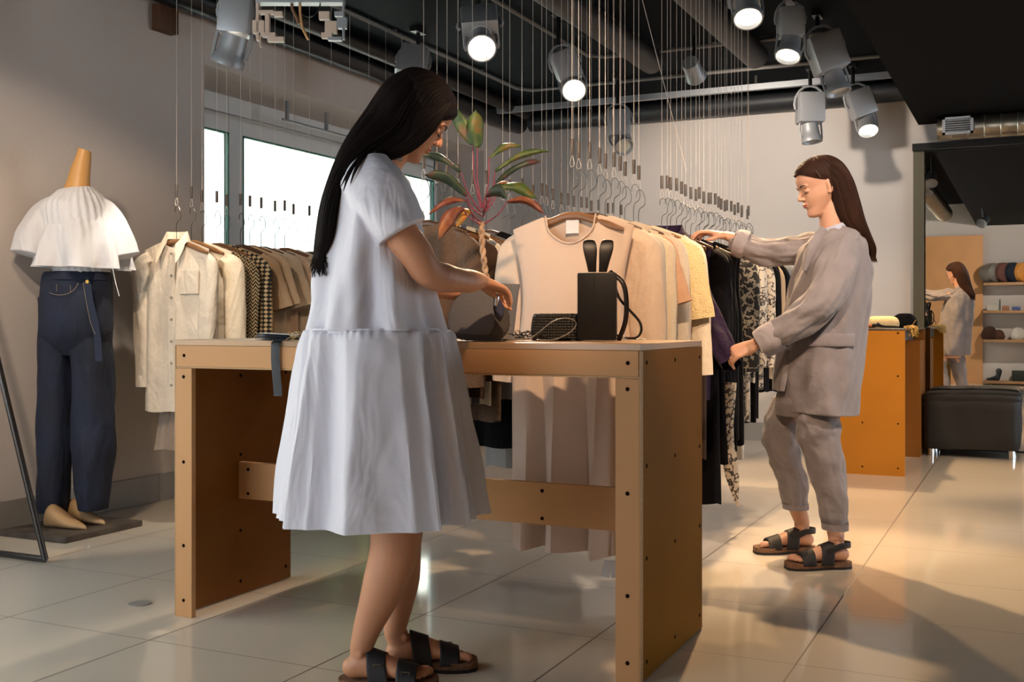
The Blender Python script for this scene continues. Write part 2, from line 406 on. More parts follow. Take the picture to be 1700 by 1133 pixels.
for u in (-3.9,-2.9,-1.9,-.95): tag(M().b2((u-.01,8.31,2.785),(u+.01,8.335,HC)).build('rail_hanger', blackmetal, None, False), None, None)
def drop_children():
    r = [o for o in COL.objects if o.name.startswith('ceiling_rail')][0]
    for o in [o for o in COL.objects if o.name.startswith('rail_hanger')]:
        loc = o.location.copy(); o.parent = r; o.location = loc - r.location
drop_children()
# smoke detector
t = thing('smoke_detector', P(1263,62,7.3), 'white round smoke detector on the ceiling beside a small bracket', 'detector')
q = Vector(t.location); wp = mat('white_plastic','c3bdb5',.45)
M().lathe([(.055,.075),(.055,.045),(.045,.02),(.03,0)], q-Vector((0,0,.0)), 20).build('body', wp, t)
M().tube([(q.x,q.y,q.z+.07),(q.x,q.y,HC)], .012).build('stem', wp, t)
M().box((q.x-.1,q.y,q.z+.06),(.1,.05,.03)).build('bracket', wp, t, False)
# ---- track lights
lens_on = mat('lamp_lens', 'ffffff', .3, emis=('fff0d8', 9)); lens_off = mat('lamp_lens_off', 'b9b4a8', .15, coat=.5)
refl = mat('reflector', 'a8a49c', .25, .8)
def spot(px, py, d, aim, label, on=True, sz=1.0, power=0, col=(1,.72,.45), ang=45, body_dir=None, blend=.5):
    """px,py = centre of the housing; aim = (x, d, z) in camera frame"""
    c = P(px, py, d); a = W(*aim).normalized()
    t = thing('track_spotlight', c, label, 'spotlight')
    up = -a; bd = -W(*body_dir).normalized() if body_dir else up
    side = bd.cross(ED).normalized(); dp = side.cross(bd)
    R = Matrix((side, dp, bd)).transposed()
    M().box(c, (.17*sz,.15*sz,.2*sz), R, bev=.018).build('housing', silver_paint, t)
    yk = M(); pts = []
    for k in range(11):
        an = -.35 + (PI+.7)*k/10; pts.append(c + side*math.cos(an)*.105*sz + bd*(.02+max(math.sin(an), -.2)*.13)*sz)
    yk.tube(pts, .009*sz, 6); yk.build('yoke', greypaint, t)
    top = pts[5]; st_ = M().tube([top, (top.x,top.y,HC)], .014, 8); st_.box((top.x,top.y,HC-.02),(.05,.12,.035)); st_.build('stem', blackmetal, t)
    h = c - bd*.12*sz
    M().lathe([(.055,-.02),(.06,.03),(.062,.075),(.075,.09),(.075,.12),(.068,.12),(.05,.08),(.03,.06)], h, 24, a, cap=False).build('head', silver_paint, t)
    for s_ in (-1, 1): M().tube([c-bd*.07*sz+side*s_*.075, h+a*.03+side*s_*.08, h+a*.09+side*s_*.075], .008, 6).build('fork', greypaint, t)
    M().lathe([(0.0,.092),(.062,.092),(.062,.100),(0.0,.104)], h, 24, a, cap=False).build('lens', lens_on if on else lens_off, t)
    if power:
        ld = bpy.data.lights.new('spot_lamp', 'SPOT'); ld.energy = power; ld.color = col; ld.spot_size = math.radians(ang); ld.spot_blend = blend; ld.shadow_soft_size = .03
        lo = bpy.data.objects.new('spot_lamp', ld); COL.objects.link(lo); lo.location = h + a*.14
        lo.rotation_euler = a.to_track_quat('-Z', 'Y').to_euler()
    return t
WARM = (1,.66,.36); NEU = (1,.86,.70)
def aim_at(px, py, d, target):
    v = Vector(target)-P(px, py, d); return (v.dot(EX), v.dot(ED), v.z)
# ============================================================ TABLES
TH = .912
def screws(t, pts, n):
    for p in pts: M().lathe([(.0,-.001),(.006,-.001),(.006,.0012),(0,.0012)], p, 8, n, cap=False).build('screw', screw_m, t, False)
def table_big():
    U0, U1, V0 = -2.555, -.942, 2.776; V1 = V0+.60
    t = thing('display_table', ((U0+U1)/2, (V0+V1)/2, 0), 'large amber plywood display table that the woman in white stands at', 'table')
    M().b2((U0,V0,TH-.019), (U1,V1,TH), bev=.002).build('tabletop', mat('table_top','ac8a66',.32,bump=(60,.02),var=(3,.06)), t, False)
    a = M().b2((U0+.006,V0,TH-.088), (U1-.006,V0+.02,TH-.0195), bev=.0015); a.build('apron', wood_face, t, False)
    M().b2((U0,V0+.001,TH-.093), (U1,V0+.022,TH-.0885)).build('apron_lip', ply_edge, t, False)
    M().b2((U0+.006,V1-.02,TH-.088), (U1-.006,V1,TH-.0195)).build('apron', wood_face, t, False)
    for u, outm, inm in ((U0, wood_or_shaded, wood_in), (U1-.018, wood_or_shaded, wood_in)):
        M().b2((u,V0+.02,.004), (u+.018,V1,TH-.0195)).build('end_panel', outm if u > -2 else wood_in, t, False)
    for u in (U0+.004, U1-.072):
        M().b2((u,V0,.0), (u+.068,V0+.02,TH-.094), bev=.002).build('front_post', wood_face, t, False)
    M().b2((U0,V0-.0,.002), (U0+.004,V0+.022,TH-.02)).build('edge_band', ply_edge, t, False)
    M().b2((U1-.004,V0-.0,.002), (U1,V0+.022,TH-.02)).build('edge_band', ply_edge, t, False)
    vs = V0+.30
    M().b2((U0+.018,vs,.345), (U1-.018,vs+.02,.475), bev=.002).build('stretcher', wood_face, t, False)
    s = t; y = V0
    screws(s, [(U0+.04,y,TH-.052), (U0+.55,y,TH-.052), (U0+1.0,y,TH-.052), (U1-.036,y,TH-.052)], (0,-1,0))
    for u in (U0+.038, U1-.037): screws(s, [(u,y,h) for h in (.79,.51,.235,.055)], (0,-1,0))
    screws(s, [(U0+.06,vs,.365),(U0+.06,vs,.45),(U1-.42,vs,.365),(U1-.42,vs,.45)], (0,-1,0))
    screws(s, [(U0+.0185,V0+a,h) for a in (.05,.31,.57) for h in (.78,.5,.23,.05)], (1,0,0))
    screws(s, [(U1,V0+a,h) for a in (.05,.31,.57) for h in (.86,.58,.33,.05)], (1,0,0))
    return t
TB = table_big()
def table_small():
    U0, U1, V0, V1 = -1.21, -.72, 7.235, 8.68; H = .928
    t = thing('display_table', ((U0+U1)/2,(V0+V1)/2,0), 'amber plywood display table standing end-on beside the mirror behind the woman in grey', 'table')
    M().b2((U0,V0,H-.012), (U1,V1,H), bev=.002).build('tabletop', mat('table_top_dark','4a4038',.2), t, False)
    M().b2((U0,V0-.0,.0), (U1,V0+.018,H-.0125)).build('end_panel', wood_or_lit, t, False)
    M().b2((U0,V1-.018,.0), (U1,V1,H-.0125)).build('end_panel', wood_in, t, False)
    M().b2((U1-.10,V0+.018,H-.09), (U1-.08,V1-.018,H-.013)).build('apron', mat('steel_edge','6a6a68',.35,.6), t, False)
    M().b2((U1-.13,V1-.36,.0), (U1-.005,V1-.018,H-.09)).build('back_panel', wood_in, t, False)
    M().b2((U0+.02,V0+.4,.345), (U0+.04,V1-.02,.475)).build('stretcher', wood_face, t, False)
    screws(t, [(u,V0,h) for u in (U0+.03,U0+.235,U1-.04) for h in (.9,.63,.33,.05)], (0,-1,0))
table_small()
# ============================================================ GARMENTS
def pat_mat(name, kind, c1, c2, rough=.9, sc=40):
    if name in MATS: return MATS[name]
    m, nt, b = newmat(name); s = xyz(nt); b.inputs['Roughness'].default_value = rough; b.inputs['Sheen Weight'].default_value = .2
    if kind == 'chevron':
        w = mathn(nt, 'PINGPONG', mathn(nt, 'MULTIPLY', s[0], 1.0), .012)
        f = mathn(nt, 'FRACT', mathn(nt, 'MULTIPLY', mathn(nt, 'ADD', s[2], mathn(nt, 'MULTIPLY', w, 1.5)), 55))
        f = mathn(nt, 'ADD', f, mathn(nt, 'MULTIPLY', mathn(nt, 'SUBTRACT', noisen(nt, 60), .5), .5)); k = mathn(nt, 'GREATER_THAN', f, .52)
    elif kind == 'knit':
        f = mathn(nt, 'ADD', mathn(nt, 'SINE', mathn(nt, 'MULTIPLY', s[2], 300)), mathn(nt, 'SINE', mathn(nt, 'MULTIPLY', s[0], 240)))
        k = mathn(nt, 'GREATER_THAN', f, .1)
    elif kind == 'stripe':
        k = mathn(nt, 'GREATER_THAN', mathn(nt, 'SINE', mathn(nt, 'MULTIPLY', s[0], sc)), .35)
    elif kind == 'print':
        k = mathn(nt, 'GREATER_THAN', mathn(nt, 'ABSOLUTE', mathn(nt, 'SUBTRACT', noisen(nt, sc, 5), .5)), .035)
    elif kind == 'pleat':
        k = mathn(nt, 'MULTIPLY_ADD', mathn(nt, 'SINE', mathn(nt, 'MULTIPLY', s[0], sc)), .5, .5)
    nt.links.new(mixc(nt, k, hexc(c1), hexc(c2)), b.inputs['Base Color'])
    bp = nt.nodes.new('ShaderNodeBump'); bp.inputs['Strength'].default_value = .4; bp.inputs['Distance'].default_value = .004
    nt.links.new(noisen(nt, 70, 3), bp.inputs['Height']); nt.links.new(bp.outputs['Normal'], b.inputs['Normal'])
    MATS[name] = m; return m
linen = cloth('cream_linen', 'cfc3b2'); linen2 = cloth('warm_cream', 'd9cbb4'); blush = cloth('blush_crepe', 'c9b3a2', .7, .02, 8, .1, wrink=(5,.12))
blush2 = cloth('blush_cream', 'd0bba8', .75, .03); beige = cloth('beige_jersey', 'b59c80'); white_c = cloth('white_cotton', 'd8d2ca')
offw = cloth('offwhite_cotton', 'cdc1b0'); lime = cloth('lime_cloth', 'a3c332'); green = cloth('green_cloth', '6f9a66'); yellow_l = cloth('lace_cream', 'd8c08e', sc=140, bs=.9)
chev = pat_mat('chevron_knit', 'chevron', '1f1b17', 'c9b48d'); knit = pat_mat('dotted_knit', 'knit', '1f1b17', 'c0a982')
velv_p = cloth('purple_velvet', '281c33', .5, .35, 14, .6, sheen=.12); velv_k = cloth('black_velvet', '0b090c', .45, .25, 12, .6, sheen=.06)
blk = cloth('black_cloth', '090809', .8, .1); blk2 = cloth('charcoal_cloth', '131214', .8, .1); prnt = pat_mat('toile_print', 'print', '3f3a3a', 'c9bfb0', sc=26); prnt_d = pat_mat('dark_print', 'print', '8b8478', '141215', sc=22)
brown_k = cloth('brown_tweed', '6a5443', sc=160, bs=1.0); brown_d = cloth('dark_brown_cloth', '40322a'); grey_c = cloth('grey_cotton', '8b8a88'); greyblue = cloth('dusty_grey', '6f7276')
stripe_w = pat_mat('striped_cream', 'stripe', 'cfc6b6', '4d535c', sc=90); navy = cloth('navy_cloth', '111826'); pleat_m = cloth('pleated_beige', 'a5968a'); peach = cloth('peach_cloth', 'd3a98a'); cream_d = cloth('cream_denim', 'c6b79c')
hang_wood = mat('hanger_wood', '7a5638', .35, bump=(20,.05), var=(6,.15), stretch=(1,8,8)); hang_dark = mat('hanger_wood_dark', '4c3526', .35, var=(6,.15)); hang_grey = mat('hanger_grey', '7b7876', .4)
button_m = mat('button_shell', '8a8276', .3)
SL = .36                                     # slope of the hanger shoulders
def garment(name, loc, rot, material, label, cat, group, w=.205, L=.66, hem=None, neck=.075, nd=.03, ndb=.012, sleeve=None, depth=.034, arm=.06, k=7, fold=.012, collar=None, buttons=0, pocket=False, seed=0, skirtfold=None, hemvar=.004, sl_m=None, armfold=None, slope=SL):
    t = thing(name, (0,0,0), label, cat, group); hem = hem or w; rd = random.Random(seed)
    ph = [rd.uniform(0, 6.3) for _ in range(6)]; body = M(); n, m = 72, 30
    for i in range(m):
        s = i/(m-1); sm = s*s*(3-2*s)
        ww = w*(1-arm*math.sin(min(s*(3 if arm < .1 else 2.2),1)*PI)**1.2) + (hem-w)*s
        dp = .012 + (depth-.012)*min(1, s*4)
        for j in range(n):
            a = 2*PI*j/n; ca, sa = math.cos(a), math.sin(a)
            X = ww*math.copysign(abs(ca)**.72, ca)
            Y = dp*math.copysign(abs(sa)**.8, sa)
            amp = fold*min(1, s*1.6+.05) + (skirtfold[0]*max(0, (s-skirtfold[1])/(1-skirtfold[1])) if skirtfold else 0)
            kk = skirtfold[2] if skirtfold else k
            fl = math.sin(X/ww*kk*1.6+ph[0]+(1.7 if sa > 0 else 0)) + .5*math.sin(X/ww*kk*2.9+ph[1]+s*1.5)
            Y += amp*fl*(1 if sa <= 0 else -1)*(.35+.65*abs(sa)**.5)
            Y += .006*nz(X*9, s*6, ph[2])*min(1, s*5)
            Z0 = -slope*max(abs(X)-neck*.6, 0) if abs(X) < w else -slope*(w-neck*.6)
            if abs(X) < neck:
                Z0 -= (nd if sa < 0 else ndb)*math.sqrt(max(0, 1-(X/neck)**2))
            Z1 = -L + hemvar*math.sin(5*a+ph[3])
            body.v.append(Vector((X, Y, Z0+(Z1-Z0)*s)))
    for i in range(m-1):
        for j in range(n): body.f.append((i*n+j, i*n+(j+1)%n, (i+1)*n+(j+1)%n, (i+1)*n+j))
    body.build('body', material, t)
    if sleeve:
        for sg in (-1, 1):
            sh = Vector((sg*(w-.02), 0, -slope*(w-neck*.6)-.055)); ln = sleeve[0]; wd = sleeve[1]; out = sleeve[2]
            pts = [sh+Vector((-sg*.03,0,.02)), sh+Vector((sg*.025,-.005,-.03)), sh+Vector((sg*(.03+out*.5),-.01,-ln*.5)), sh+Vector((sg*(.03+out),-.008,-ln))]
            fs = lambda a, q: .005*math.sin(a*3+ph[4])+.008*nz(a*1.3+sg, q*7, ph[5])
            mm_ = M().limb(pts, [(wd*.75,.02),(wd*1.0,.03),(wd*.95,.035),(wd*(.8 if ln > .4 else 1.05),.03)], ref=(1,0,0), n=28, m=18, ends=False, cap=False, fold=fs)
            mm_.build('sleeve', sl_m or material, t)
            if len(sleeve) > 3:
                c0 = pts[-1]; M().limb([c0+Vector((0,0,.05)), c0+Vector((0,0,.0)), c0+Vector((0,0,-.005))], [(wd*.84,.036),(wd*.86,.038),(wd*.84,.036)], ref=(1,0,0), n=28, m=5, ends=False, cap=False).build('cuff', sleeve[3], t)
    if nd > .05:                                  # bound neckline
        e = M(); pts = []
        for q in range(25):
            X = -neck+2*neck*q/24; pts.append((X*1.0, -.016, -slope*max(abs(X)-neck*.6,0)-nd*math.sqrt(max(0,1-(X/neck)**2))))
        e.tube(pts, .0035, 6); e.build('neck_binding', material, t)
    if collar:
        c = M(); nn = 28
        for q in range(nn+1):
            an = math.radians(-90-150+300*q/nn) + PI; fr_ = abs(q/nn-.5)*2      # 0 back .. 1 front points
            dx, dy = math.cos(an), math.sin(an)
            r = neck*.82
            tip = max(0, (fr_-.72)/.28)
            base = Vector((dx*r, dy*.035-.0, -nd*max(0,-dy)+.0)); 
            lift = .036*(1-tip*.75); c.v += [base+Vector((0,-.012*tip,0)), base+Vector((dx*.006, dy*.006-.014*tip, lift)), base+Vector((dx*(.024+.034*tip), dy*.024-.020*fr_-.012*tip, -.014-.070*tip))]
        for q in range(nn):
            for r_ in range(2): c.f.append((q*3+r_, (q+1)*3+r_, (q+1)*3+r_+1, q*3+r_+1))
        c.build('collar', collar, t)
    if buttons:
        for q in range(buttons):
            z = -nd-.03-(L-.1)*q/buttons
            ob = M().lathe([(0,-.003),(.0065,-.003),(.0065,.002),(0,.002)], (0,0,0), 10, (0,-1,0), cap=False)
            sq = min(1, -z/L); yy = -(depth+.012)
            for v_ in ob.v: v_ += Vector((.004, yy, z))
            ob.build('button', button_m, t)
        pl = M(); 
        for q in range(21):
            z = -nd-(L-nd-.004)*q/20; yy = -(depth*min(1,(q+2)/5)+.010)
            pl.v += [Vector((-.016,yy+.006,z)), Vector((-.014,yy,z)), Vector((.018,yy,z)), Vector((.02,yy+.006,z))]
        for q in range(20):
            for r_ in range(3): pl.f.append((q*4+r_,q*4+r_+1,(q+1)*4+r_+1,(q+1)*4+r_))
        pl.build('placket', material, t)
    if pocket:
        M().box((.1,-depth-.001,-.21), (.10,.012,.115), bev=.003).build('pocket', material, t, False)
    t.location = loc; t.rotation_euler = (0,0,rot)
    return t
def hanger_proto(name, m_):
    t = thing(name, (0,0,0), None, 'hanger'); b = M(); st = []
    for q in range(17):
        x = -.205+.41*q/16; z = -.012 - SL*.92*max(abs(x)-.03, 0) - (.0 if abs(x) > .05 else 0) - .0; y = -.012*(abs(x)/.2)**2
        hh = .014 if abs(x) < .15 else .014*(1-(abs(x)-.15)/.12); st.append((Vector((x,y,z)), Vector((0,.0065,0)), Vector((0,0,hh))))
    b.skin(st, 12, 33); b.build('shoulder_bar', m_, t)
    hk = [(0,0,-.0),(0,0,.075),(.006,0,.095),(.014,0,.115),(.008,0,.138),(-.003,0,.152),(-.016,0,.162),(-.034,0,.160),(-.044,0,.146),(-.044,0,.132)]
    M().tube([(x*.62+.018 if i > 1 else x, y, z) for i, (x,y,z) in enumerate(hk)], .0018, 6, sub=3).build('hook', steel_h, t)
    return t
steel_h = mat('hook_steel', '5f5a55', .3, .9)
def wire_proto(L):
    t = thing('hanging_wire', (0,0,0), None, 'wire')
    M().tube([(0,0,.06),(0,0,L)], .0009, 5).build('wire', wire_m, t)
    M().lathe([(.0,0),(.0068,.0),(.0075,.002),(.0075,.056),(.0068,.058),(0,.058)], (0,0,0), 12, cap=False).build('clip', mat('clip_metal','5a524c',.45,.5), t)
    M().tube([(0,0,.002),(.007,0,-.02),(.008,0,-.033),(0,0,-.042),(-.008,0,-.033),(-.007,0,-.02),(0,0,.002)], .0009, 5, sub=3).build('loop', wire_m, t)
    return t
HOOKZ = 1.525; NECKZ = HOOKZ-.16
wp0 = wire_proto(HC-1.555); hpro = {'w': hanger_proto('clothes_hanger', hang_wood), 'd': hanger_proto('clothes_hanger', hang_dark)}
used = set()
def place(proto, key, loc, rot, label, group):
    o = proto if key not in used else copy_tree(proto)
    used.add(key); o.location = loc; o.rotation_euler = (0,0,rot); tag(o, label, None, group); return o
def rack(U, Vs, items, rowname, seed, dz=None, umap=None):
    rd = random.Random(seed); N = len(Vs)
    for i, v in enumerate(Vs):
        if umap: U = umap(v)
        u = U+rd.uniform(-.012,.012); z = rd.uniform(-.012,.012)+(dz(v) if dz else 0); r = rd.uniform(-.09,.09)
        od = ORD[i]
        place(wp0, 'wire', (u,v,HOOKZ+.045+z), r, f'{od} ceiling wire with clip from the front on the {rowname}', f'hanging wires of the {rowname}')
        it = items[i] if i < len(items) else None
        hk = (it or {}).pop('hg', rd.choice('wwd')) if it else 'w'
        hn = {'w':'brown wooden','d':'dark wooden','g':'grey'}[hk]
        place(hpro[hk], hk, (u,v,NECKZ+z), r, f'{hn} hanger, {od} from the front on the {rowname}', f'hangers of the {rowname}')
        if it:
            it = dict(it); nm = it.pop('name'); lb = it.pop('label'); ct = it.pop('cat'); m_ = it.pop('m')
            garment(nm, (u,v,NECKZ+z+.004), r+it.pop('r',0), m_, lb % od if '%s' in lb else lb, ct, f'garments on the {rowname}', seed=seed*100+i, **it)
def g(name, cat, m, label, **k): return dict(name=name, cat=cat, m=m, label=label, **k)
R1, R2, R3 = 'window wall row', 'middle rack', 'front rack'
def tee(m, c, row, **k): return g('short_sleeve_top', 'top', m, f'{c} short sleeved top, %s from the front on the {row}', sleeve=(.22,.085,.06), L=.60, **k)
def shirt(m, c, row, **k): return g('long_sleeve_shirt', 'shirt', m, f'{c} long sleeved shirt, %s from the front on the {row}', sleeve=(.52,.055,.01), **{**dict(L=.78), **k})
def dress(m, c, row, **k): return g('long_dress', 'dress', m, f'{c} long dress, %s from the front on the {row}', **{**dict(L=1.12, hem=.25), **k})
# --- row along the window wall (front to back)
VA = [4.04,4.136,4.217,4.318,4.40,4.494,4.59,4.67,4.777,4.873,4.965,5.1,5.3,5.5,5.7,5.9,6.1]
itA = [
 g('linen_shirt','shirt',linen,'long cream linen shirt with collar and chest pocket, nearest on the window wall row', L=.83, w=.185, hem=.185, sleeve=(.60,.05,-.015,linen), collar=linen2, buttons=7, pocket=True, nd=.045, r=.12, hg='w', k=5, neck=.062),
 g('long_sleeve_shirt','shirt',linen2,'cream shirt hanging right behind the long linen shirt by the wall', L=.80, w=.215, sleeve=(.5,.055,.02), r=.2),
 g('knit_sweater','sweater',chev,'black and beige zigzag knit sweater on the window wall row', L=.72, w=.22, depth=.06, sleeve=(.5,.065,.0), r=.2),
 g('knit_sweater','sweater',knit,'black and beige dotted knit sweater behind the zigzag one by the window wall', L=.72, w=.23, depth=.06, sleeve=(.48,.07,.02), r=.18),
 tee(beige,'beige',R1, r=.16, hg='w'), tee(beige,'tan',R1, r=.16), tee(offw,'off-white',R1, r=.16), tee(blush2,'pale pinkish',R1, r=.16), tee(offw,'cream',R1, r=.16), tee(white_c,'white',R1, r=.16), tee(linen,'light cream',R1, r=.16),
 dress(green,'muted green',R1), dress(lime,'lime green',R1), dress(lime,'yellow green',R1), tee(grey_c,'grey',R1), dress(green,'green',R1), tee(white_c,'plain white',R1)]
rack(-3.68, VA, itA, R1, 3, umap=lambda v: -3.70)
garment('pleated_skirt', (-3.71,4.13,.745), .12, pleat_m, 'beige finely pleated skirt showing below the long linen shirt by the left wall', 'skirt', None, w=.12, L=.40, hem=.19, neck=.11, nd=.002, ndb=.002, fold=.003, skirtfold=(.008,.0,16), slope=0, depth=.04, seed=5)
# --- middle rack
VB = [3.74,3.84,3.92,4.0,4.16,4.28,4.42,4.50,4.62,4.72,4.80,4.88,4.96,5.04,5.13,5.22,5.31,5.38,5.46,5.55,5.64,5.74,5.85]
itB = [
 g('tweed_jacket','jacket',brown_k,'fuzzy brown tweed jacket on the middle rack behind the plant', L=.75, w=.19, depth=.06, sleeve=(.55,.06,.01)), shirt(brown_d,'dark brown',R2, L=.7), shirt(stripe_w,'cream striped',R2, L=.74), 
 shirt(brown_k,'brown wool',R2, L=.8), shirt(greyblue,'dusty grey',R2, L=.72), dress(blk2,'charcoal',R2, L=.95, hem=.2),
 shirt(peach,'peach',R2, L=.68), dress(blk,'black',R2, L=.95, hem=.2),
 g('denim_jacket','jacket',cream_d,'cream denim jacket with black banded cuffs hanging between plant and pink dress', L=.66, w=.21, depth=.06, sleeve=(.56,.062,.03,blk)),
 g('wide_coat','coat',grey_c,'long light grey coat hanging behind the table, seen under the tabletop', L=1.08, w=.22, hem=.24, sleeve=(.56,.06,.02), depth=.06),
 shirt(navy,'navy',R2), shirt(blk2,'charcoal',R2), shirt(brown_d,'brown',R2), shirt(grey_c,'light grey',R2), shirt(blk,'black',R2), shirt(navy,'dark blue',R2), shirt(offw,'off-white',R2)]
rack(-2.14, VB, itB, R2, 5, umap=lambda v: -2.17+(v-3.74)*.03)
# --- front rack
VC = [3.62,3.71,3.80,3.90,3.96,4.05,4.13,4.20,4.27,4.33]
VD = [4.70+.068*i for i in range(25)]
itC = [
 g('sleeveless_dress','dress',blush,'long sleeveless blush pink dress with deep pleats and round neck, nearest on the front rack', L=1.212, w=.235, hem=.225, neck=.098, nd=.115, ndb=.02, depth=.05, skirtfold=(.055,.30,5.6), fold=.005, k=2, r=.05, hg='w', slope=.33, arm=.17),
 g('cream_dress','dress',blush2,'cream pink dress with wide sleeves right behind the sleeveless dress on the front rack', L=1.05, w=.235, hem=.25, sleeve=(.5,.075,.03), neck=.08, nd=.05, r=-.02),
 shirt(offw,'cream crepe',R3, L=.85, w=.23), shirt(linen2,'warm cream',R3, L=.8, w=.235), tee(peach,'peach',R3), shirt(offw,'soft cream',R3, L=.78, w=.235), shirt(blush2,'pinkish cream',R3, L=.75, w=.23),
 g('lace_top','top',yellow_l,'cream yellow lace top with scalloped sleeves on the front rack', L=.55, w=.235, sleeve=(.26,.08,.04)), 
 g('long_sleeve_shirt','shirt',linen2,'cream shirt with long striped sleeves behind the lace top', L=.72, w=.23, sleeve=(.5,.07,.04)), shirt(peach,'light peach',R3, L=.6),
 dress(brown_d,'brown',R3, L=1.0, hem=.2),
 g('velvet_jacket','jacket',velv_p,'dark purple velvet jacket whose sleeve the woman in grey holds out', L=.75, w=.20, depth=.05, collar=velv_p, nd=.05, r=.1, fold=.018),
 dress(velv_k,'black velvet',R3, L=1.22, w=.215, hem=.24, sleeve=(.5,.06,.02), skirtfold=(.02,.3,6)), dress(blk,'plain black',R3, L=1.05, sleeve=(.5,.06,.02)), dress(velv_k,'black crushed velvet',R3, L=.95), dress(blk2,'charcoal',R3, L=.9),
 dress(blk,'jet black',R3, L=1.0, hem=.22), dress(blk2,'dark charcoal',R3, L=.95, hem=.21), dress(velv_k,'glossy black',R3, L=1.0, hem=.22), shirt(prnt_d,'dark patterned',R3, L=.85), dress(white_c,'white',R3, L=1.08, w=.21, hem=.2), dress(prnt,'white and grey printed',R3, L=.9, hem=.21, sleeve=(.5,.065,.02)), shirt(prnt,'grey floral printed',R3, L=.75),
 shirt(prnt,'pale printed',R3, L=.72), dress(blk,'deep black',R3, L=.92, hem=.2), dress(velv_k,'dark',R3, L=.9, hem=.2), shirt(prnt,'light printed',R3, L=.75), shirt(blk,'black',R3), shirt(blk2,'dark charcoal',R3), shirt(beige,'beige',R3, L=.7), shirt(blk,'smooth black',R3), shirt(navy,'navy',R3), shirt(blk,'matte black',R3), shirt(greyblue,'dusty grey',R3), shirt(blk,'faded black',R3), shirt(linen2,'cream',R3, L=.68), shirt(blk2,'very dark',R3), shirt(blk,'last black',R3)]
rack(-1.485, VC+VD, itC, R3, 9)
# a few crossing strings above the front rack
for i, (a, b) in enumerate((((-1.75,4.9,HC),(-1.47,5.0,1.68)),)):
    tag(M().tube([a,b], .0012, 5).build('slanted_string', wire_m, None), 'thin slanted string crossing the vertical wires over the front rack', 'string')
pd = [o for o in COL.objects if o.name.startswith('sleeveless_dress')][0]
lb_ = M().box((0,.004,-.052), (.05,.0015,.052)); me_ = lb_.mesh('neck_label'); o_ = bpy.data.objects.new('neck_label', me_); COL.objects.link(o_); o_.parent = pd; o_.data.materials.append(mat('label_white','dcdcde',.7))
# price tags below the pink dress
t = thing('price_tag', P(1013,940,3.86), 'small white price tags hanging below the hem of the pink dress', 'tag'); q = t.location
tg = mat('tag_paper','d9dadb',.6)
for k_, dx in enumerate((-.012,.016)):
    M().box(q+EX*dx+Vector((0,0,-.01)), (.032,.002,.06), Matrix.Rotation(AZ,3,'Z') @ Matrix.Rotation(.2-.35*k_,3,'Y')).build('label_card', tg, t, False)
M().tube([q+Vector((0,0,.02)), q+Vector((0,.0,.09))], .0008, 5).build('string', wire_m, t)
# white scarf end hanging from the front rack
sc = M().limb([P(1212,640,4.95),P(1207,720,4.95),P(1214,780,4.95),P(1224,838,4.95)], [(.03,.006),(.028,.008),(.034,.008),(.006,.003)], ref=EX, n=16, m=20)
tag(sc.build('scarf', prnt, None), 'narrow pale patterned scarf hanging down below the black dresses by the front rack', 'scarf')
